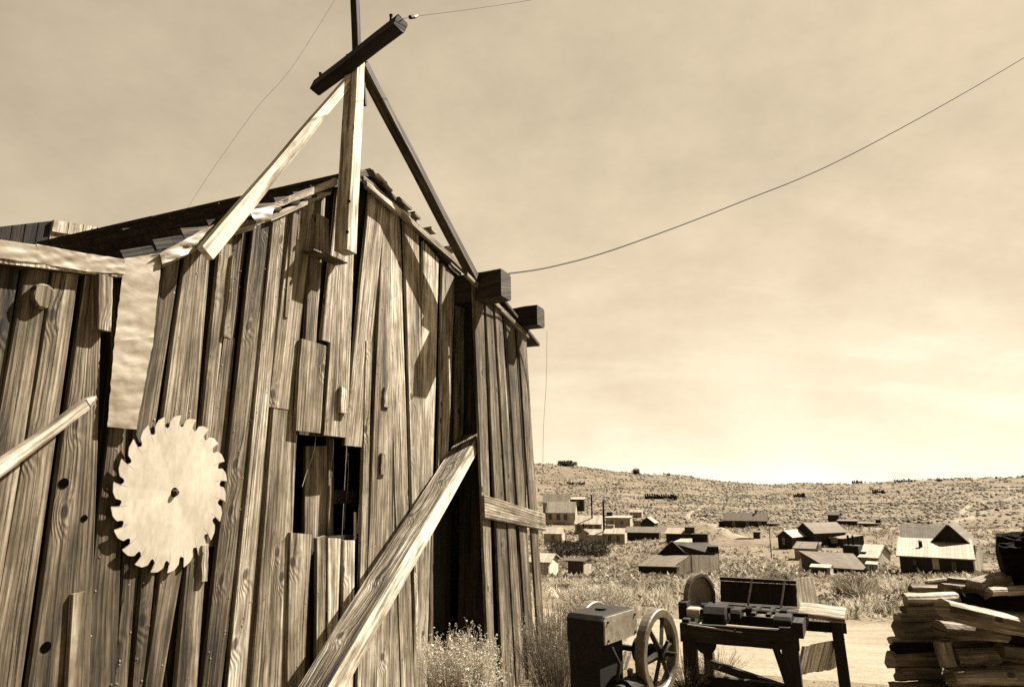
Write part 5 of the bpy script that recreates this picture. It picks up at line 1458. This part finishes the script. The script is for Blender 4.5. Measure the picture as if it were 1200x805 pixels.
for _ in range(900):
    a, q = U(0, 6.28), random.random() ** .6; p = tp(1.75, .15, 0) + V((math.cos(a) * .75, math.sin(a) * .45, 0)) * q; h_ = .11 * (1 - q)
    z = gz(p.x, p.y) + h_; d = V((U(-1, 1), U(-1, 1), U(-.3, .3))).normalized() * U(.03, .09); w = V((-d.y, d.x, 0)) * U(.15, .5)
    c = V((p.x, p.y, z)); i = len(vs); vs += [c - d, c + w + V((0, 0, .012)), c + d, c - w]; ts += [(i, i + 1, i + 2), (i, i + 2, i + 3)]; t_ = U(.6, 1.5); tn += [t_, t_]
fast_mesh('wood_chips', vs, ts, tn, 'stone', kind='stuff')

# ------------------------------------------------------------------ light and sky
sl = bpy.data.lights.new('sun', 'SUN'); sl.energy = 5.0; sl.angle = R(.5); sl.color = (1, .93, .82)
so = bpy.data.objects.new('sun', sl); COL.objects.link(so); so.rotation_euler = SUN.to_track_quat('Z', 'Y').to_euler()
w = bpy.data.worlds.new('World'); sc.world = w; w.use_nodes = True
t = NT(w.node_tree); bg = t.n['Background']
sky = t.new('ShaderNodeTexSky'); sky.sky_type = 'NISHITA'; sky.sun_disc = False; sky.sun_elevation = SUN_EL; sky.sun_rotation = SUN_AZ
sky.altitude = 2500; sky.dust_density = 1.2; sky.air_density = 1.0
SKY_STR = .075
sepr = t.new('ShaderNodeSeparateColor'); t.l.new(sky.outputs[0], sepr.inputs[0])
rv = sepr.outputs[0]                        # red-filtered black and white film, then sepia print tone
dirv = t.new('ShaderNodeTexCoord').outputs['Generated']
dx, dy, dz = t.sep(dirv)
zc = t.math('MAXIMUM', dz, .03)
cu = t.xyz(t.math('DIVIDE', dx, t.add(zc, .15)), t.math('DIVIDE', dy, t.add(zc, .15)), 0.0)
mp = t.new('ShaderNodeMapping'); t.l.new(cu, mp.inputs[0]); mp.inputs['Scale'].default_value = (.35, 1.1, 1); mp.inputs['Rotation'].default_value = (0, 0, R(25))
c1 = t.noise(mp.outputs[0], 1.1, 7, .58, .6)
cl = t.rng(c1, .46, .78, 0, 1, True)
hz = t.rng(dz, 0.0, .55, 1.0, .25)
cl = t.mul(cl, hz)
mott = t.rng(t.noise(t.xyz(dx, dy, t.mul(dz, 1.5)), 2.2, 8, .68), .32, .68, .84, 1.16)
bk_ = t.add(t.mul(dx, .5), t.mul(dy, .87))
back = t.rng(bk_, -.5, .55, .30, 1.0, True)   # sky behind the camera dimmed so less fill reaches the shadows
val = t.add(t.mul(t.mul(t.math('POWER', rv, .38), 1.86), t.mul(mott, back)), t.mul(cl, .75))
ramp = t.new('ShaderNodeValToRGB')
val2 = t.mul(val, .1)
cr = ramp.color_ramp
while len(cr.elements) < 4: cr.elements.new(.5)
for e_, (p_, c_) in zip(cr.elements, ((0, (0, 0, 0, 1)), (.25, (.25 * 1.18, .25 * .968, .25 * .68, 1)), (.6, (.6 * 1.09, .6 * .98, .6 * .76, 1)), (1, (1.04, 1.0, .84, 1)))): e_.position = p_; e_.color = c_
t.l.new(val2, ramp.inputs[0])
vm = t.new('ShaderNodeVectorMath', operation='SCALE'); t.l.new(ramp.outputs[0], vm.inputs[0]); vm.inputs['Scale'].default_value = 10.0
t.l.new(vm.outputs[0], bg.inputs[0]); bg.inputs[1].default_value = SKY_STR

vs_ = sc.view_settings; vs_.view_transform = 'Standard'; vs_.look = 'None'; vs_.exposure = 1.95; vs_.gamma = 1; vs_.use_curve_mapping = False
sc.render.engine = 'CYCLES'; sc.cycles.max_bounces = 4; sc.cycles.diffuse_bounces = 2; sc.cycles.use_denoising = False
for o in bpy.data.objects:
    if '_o' in o: del o['_o']
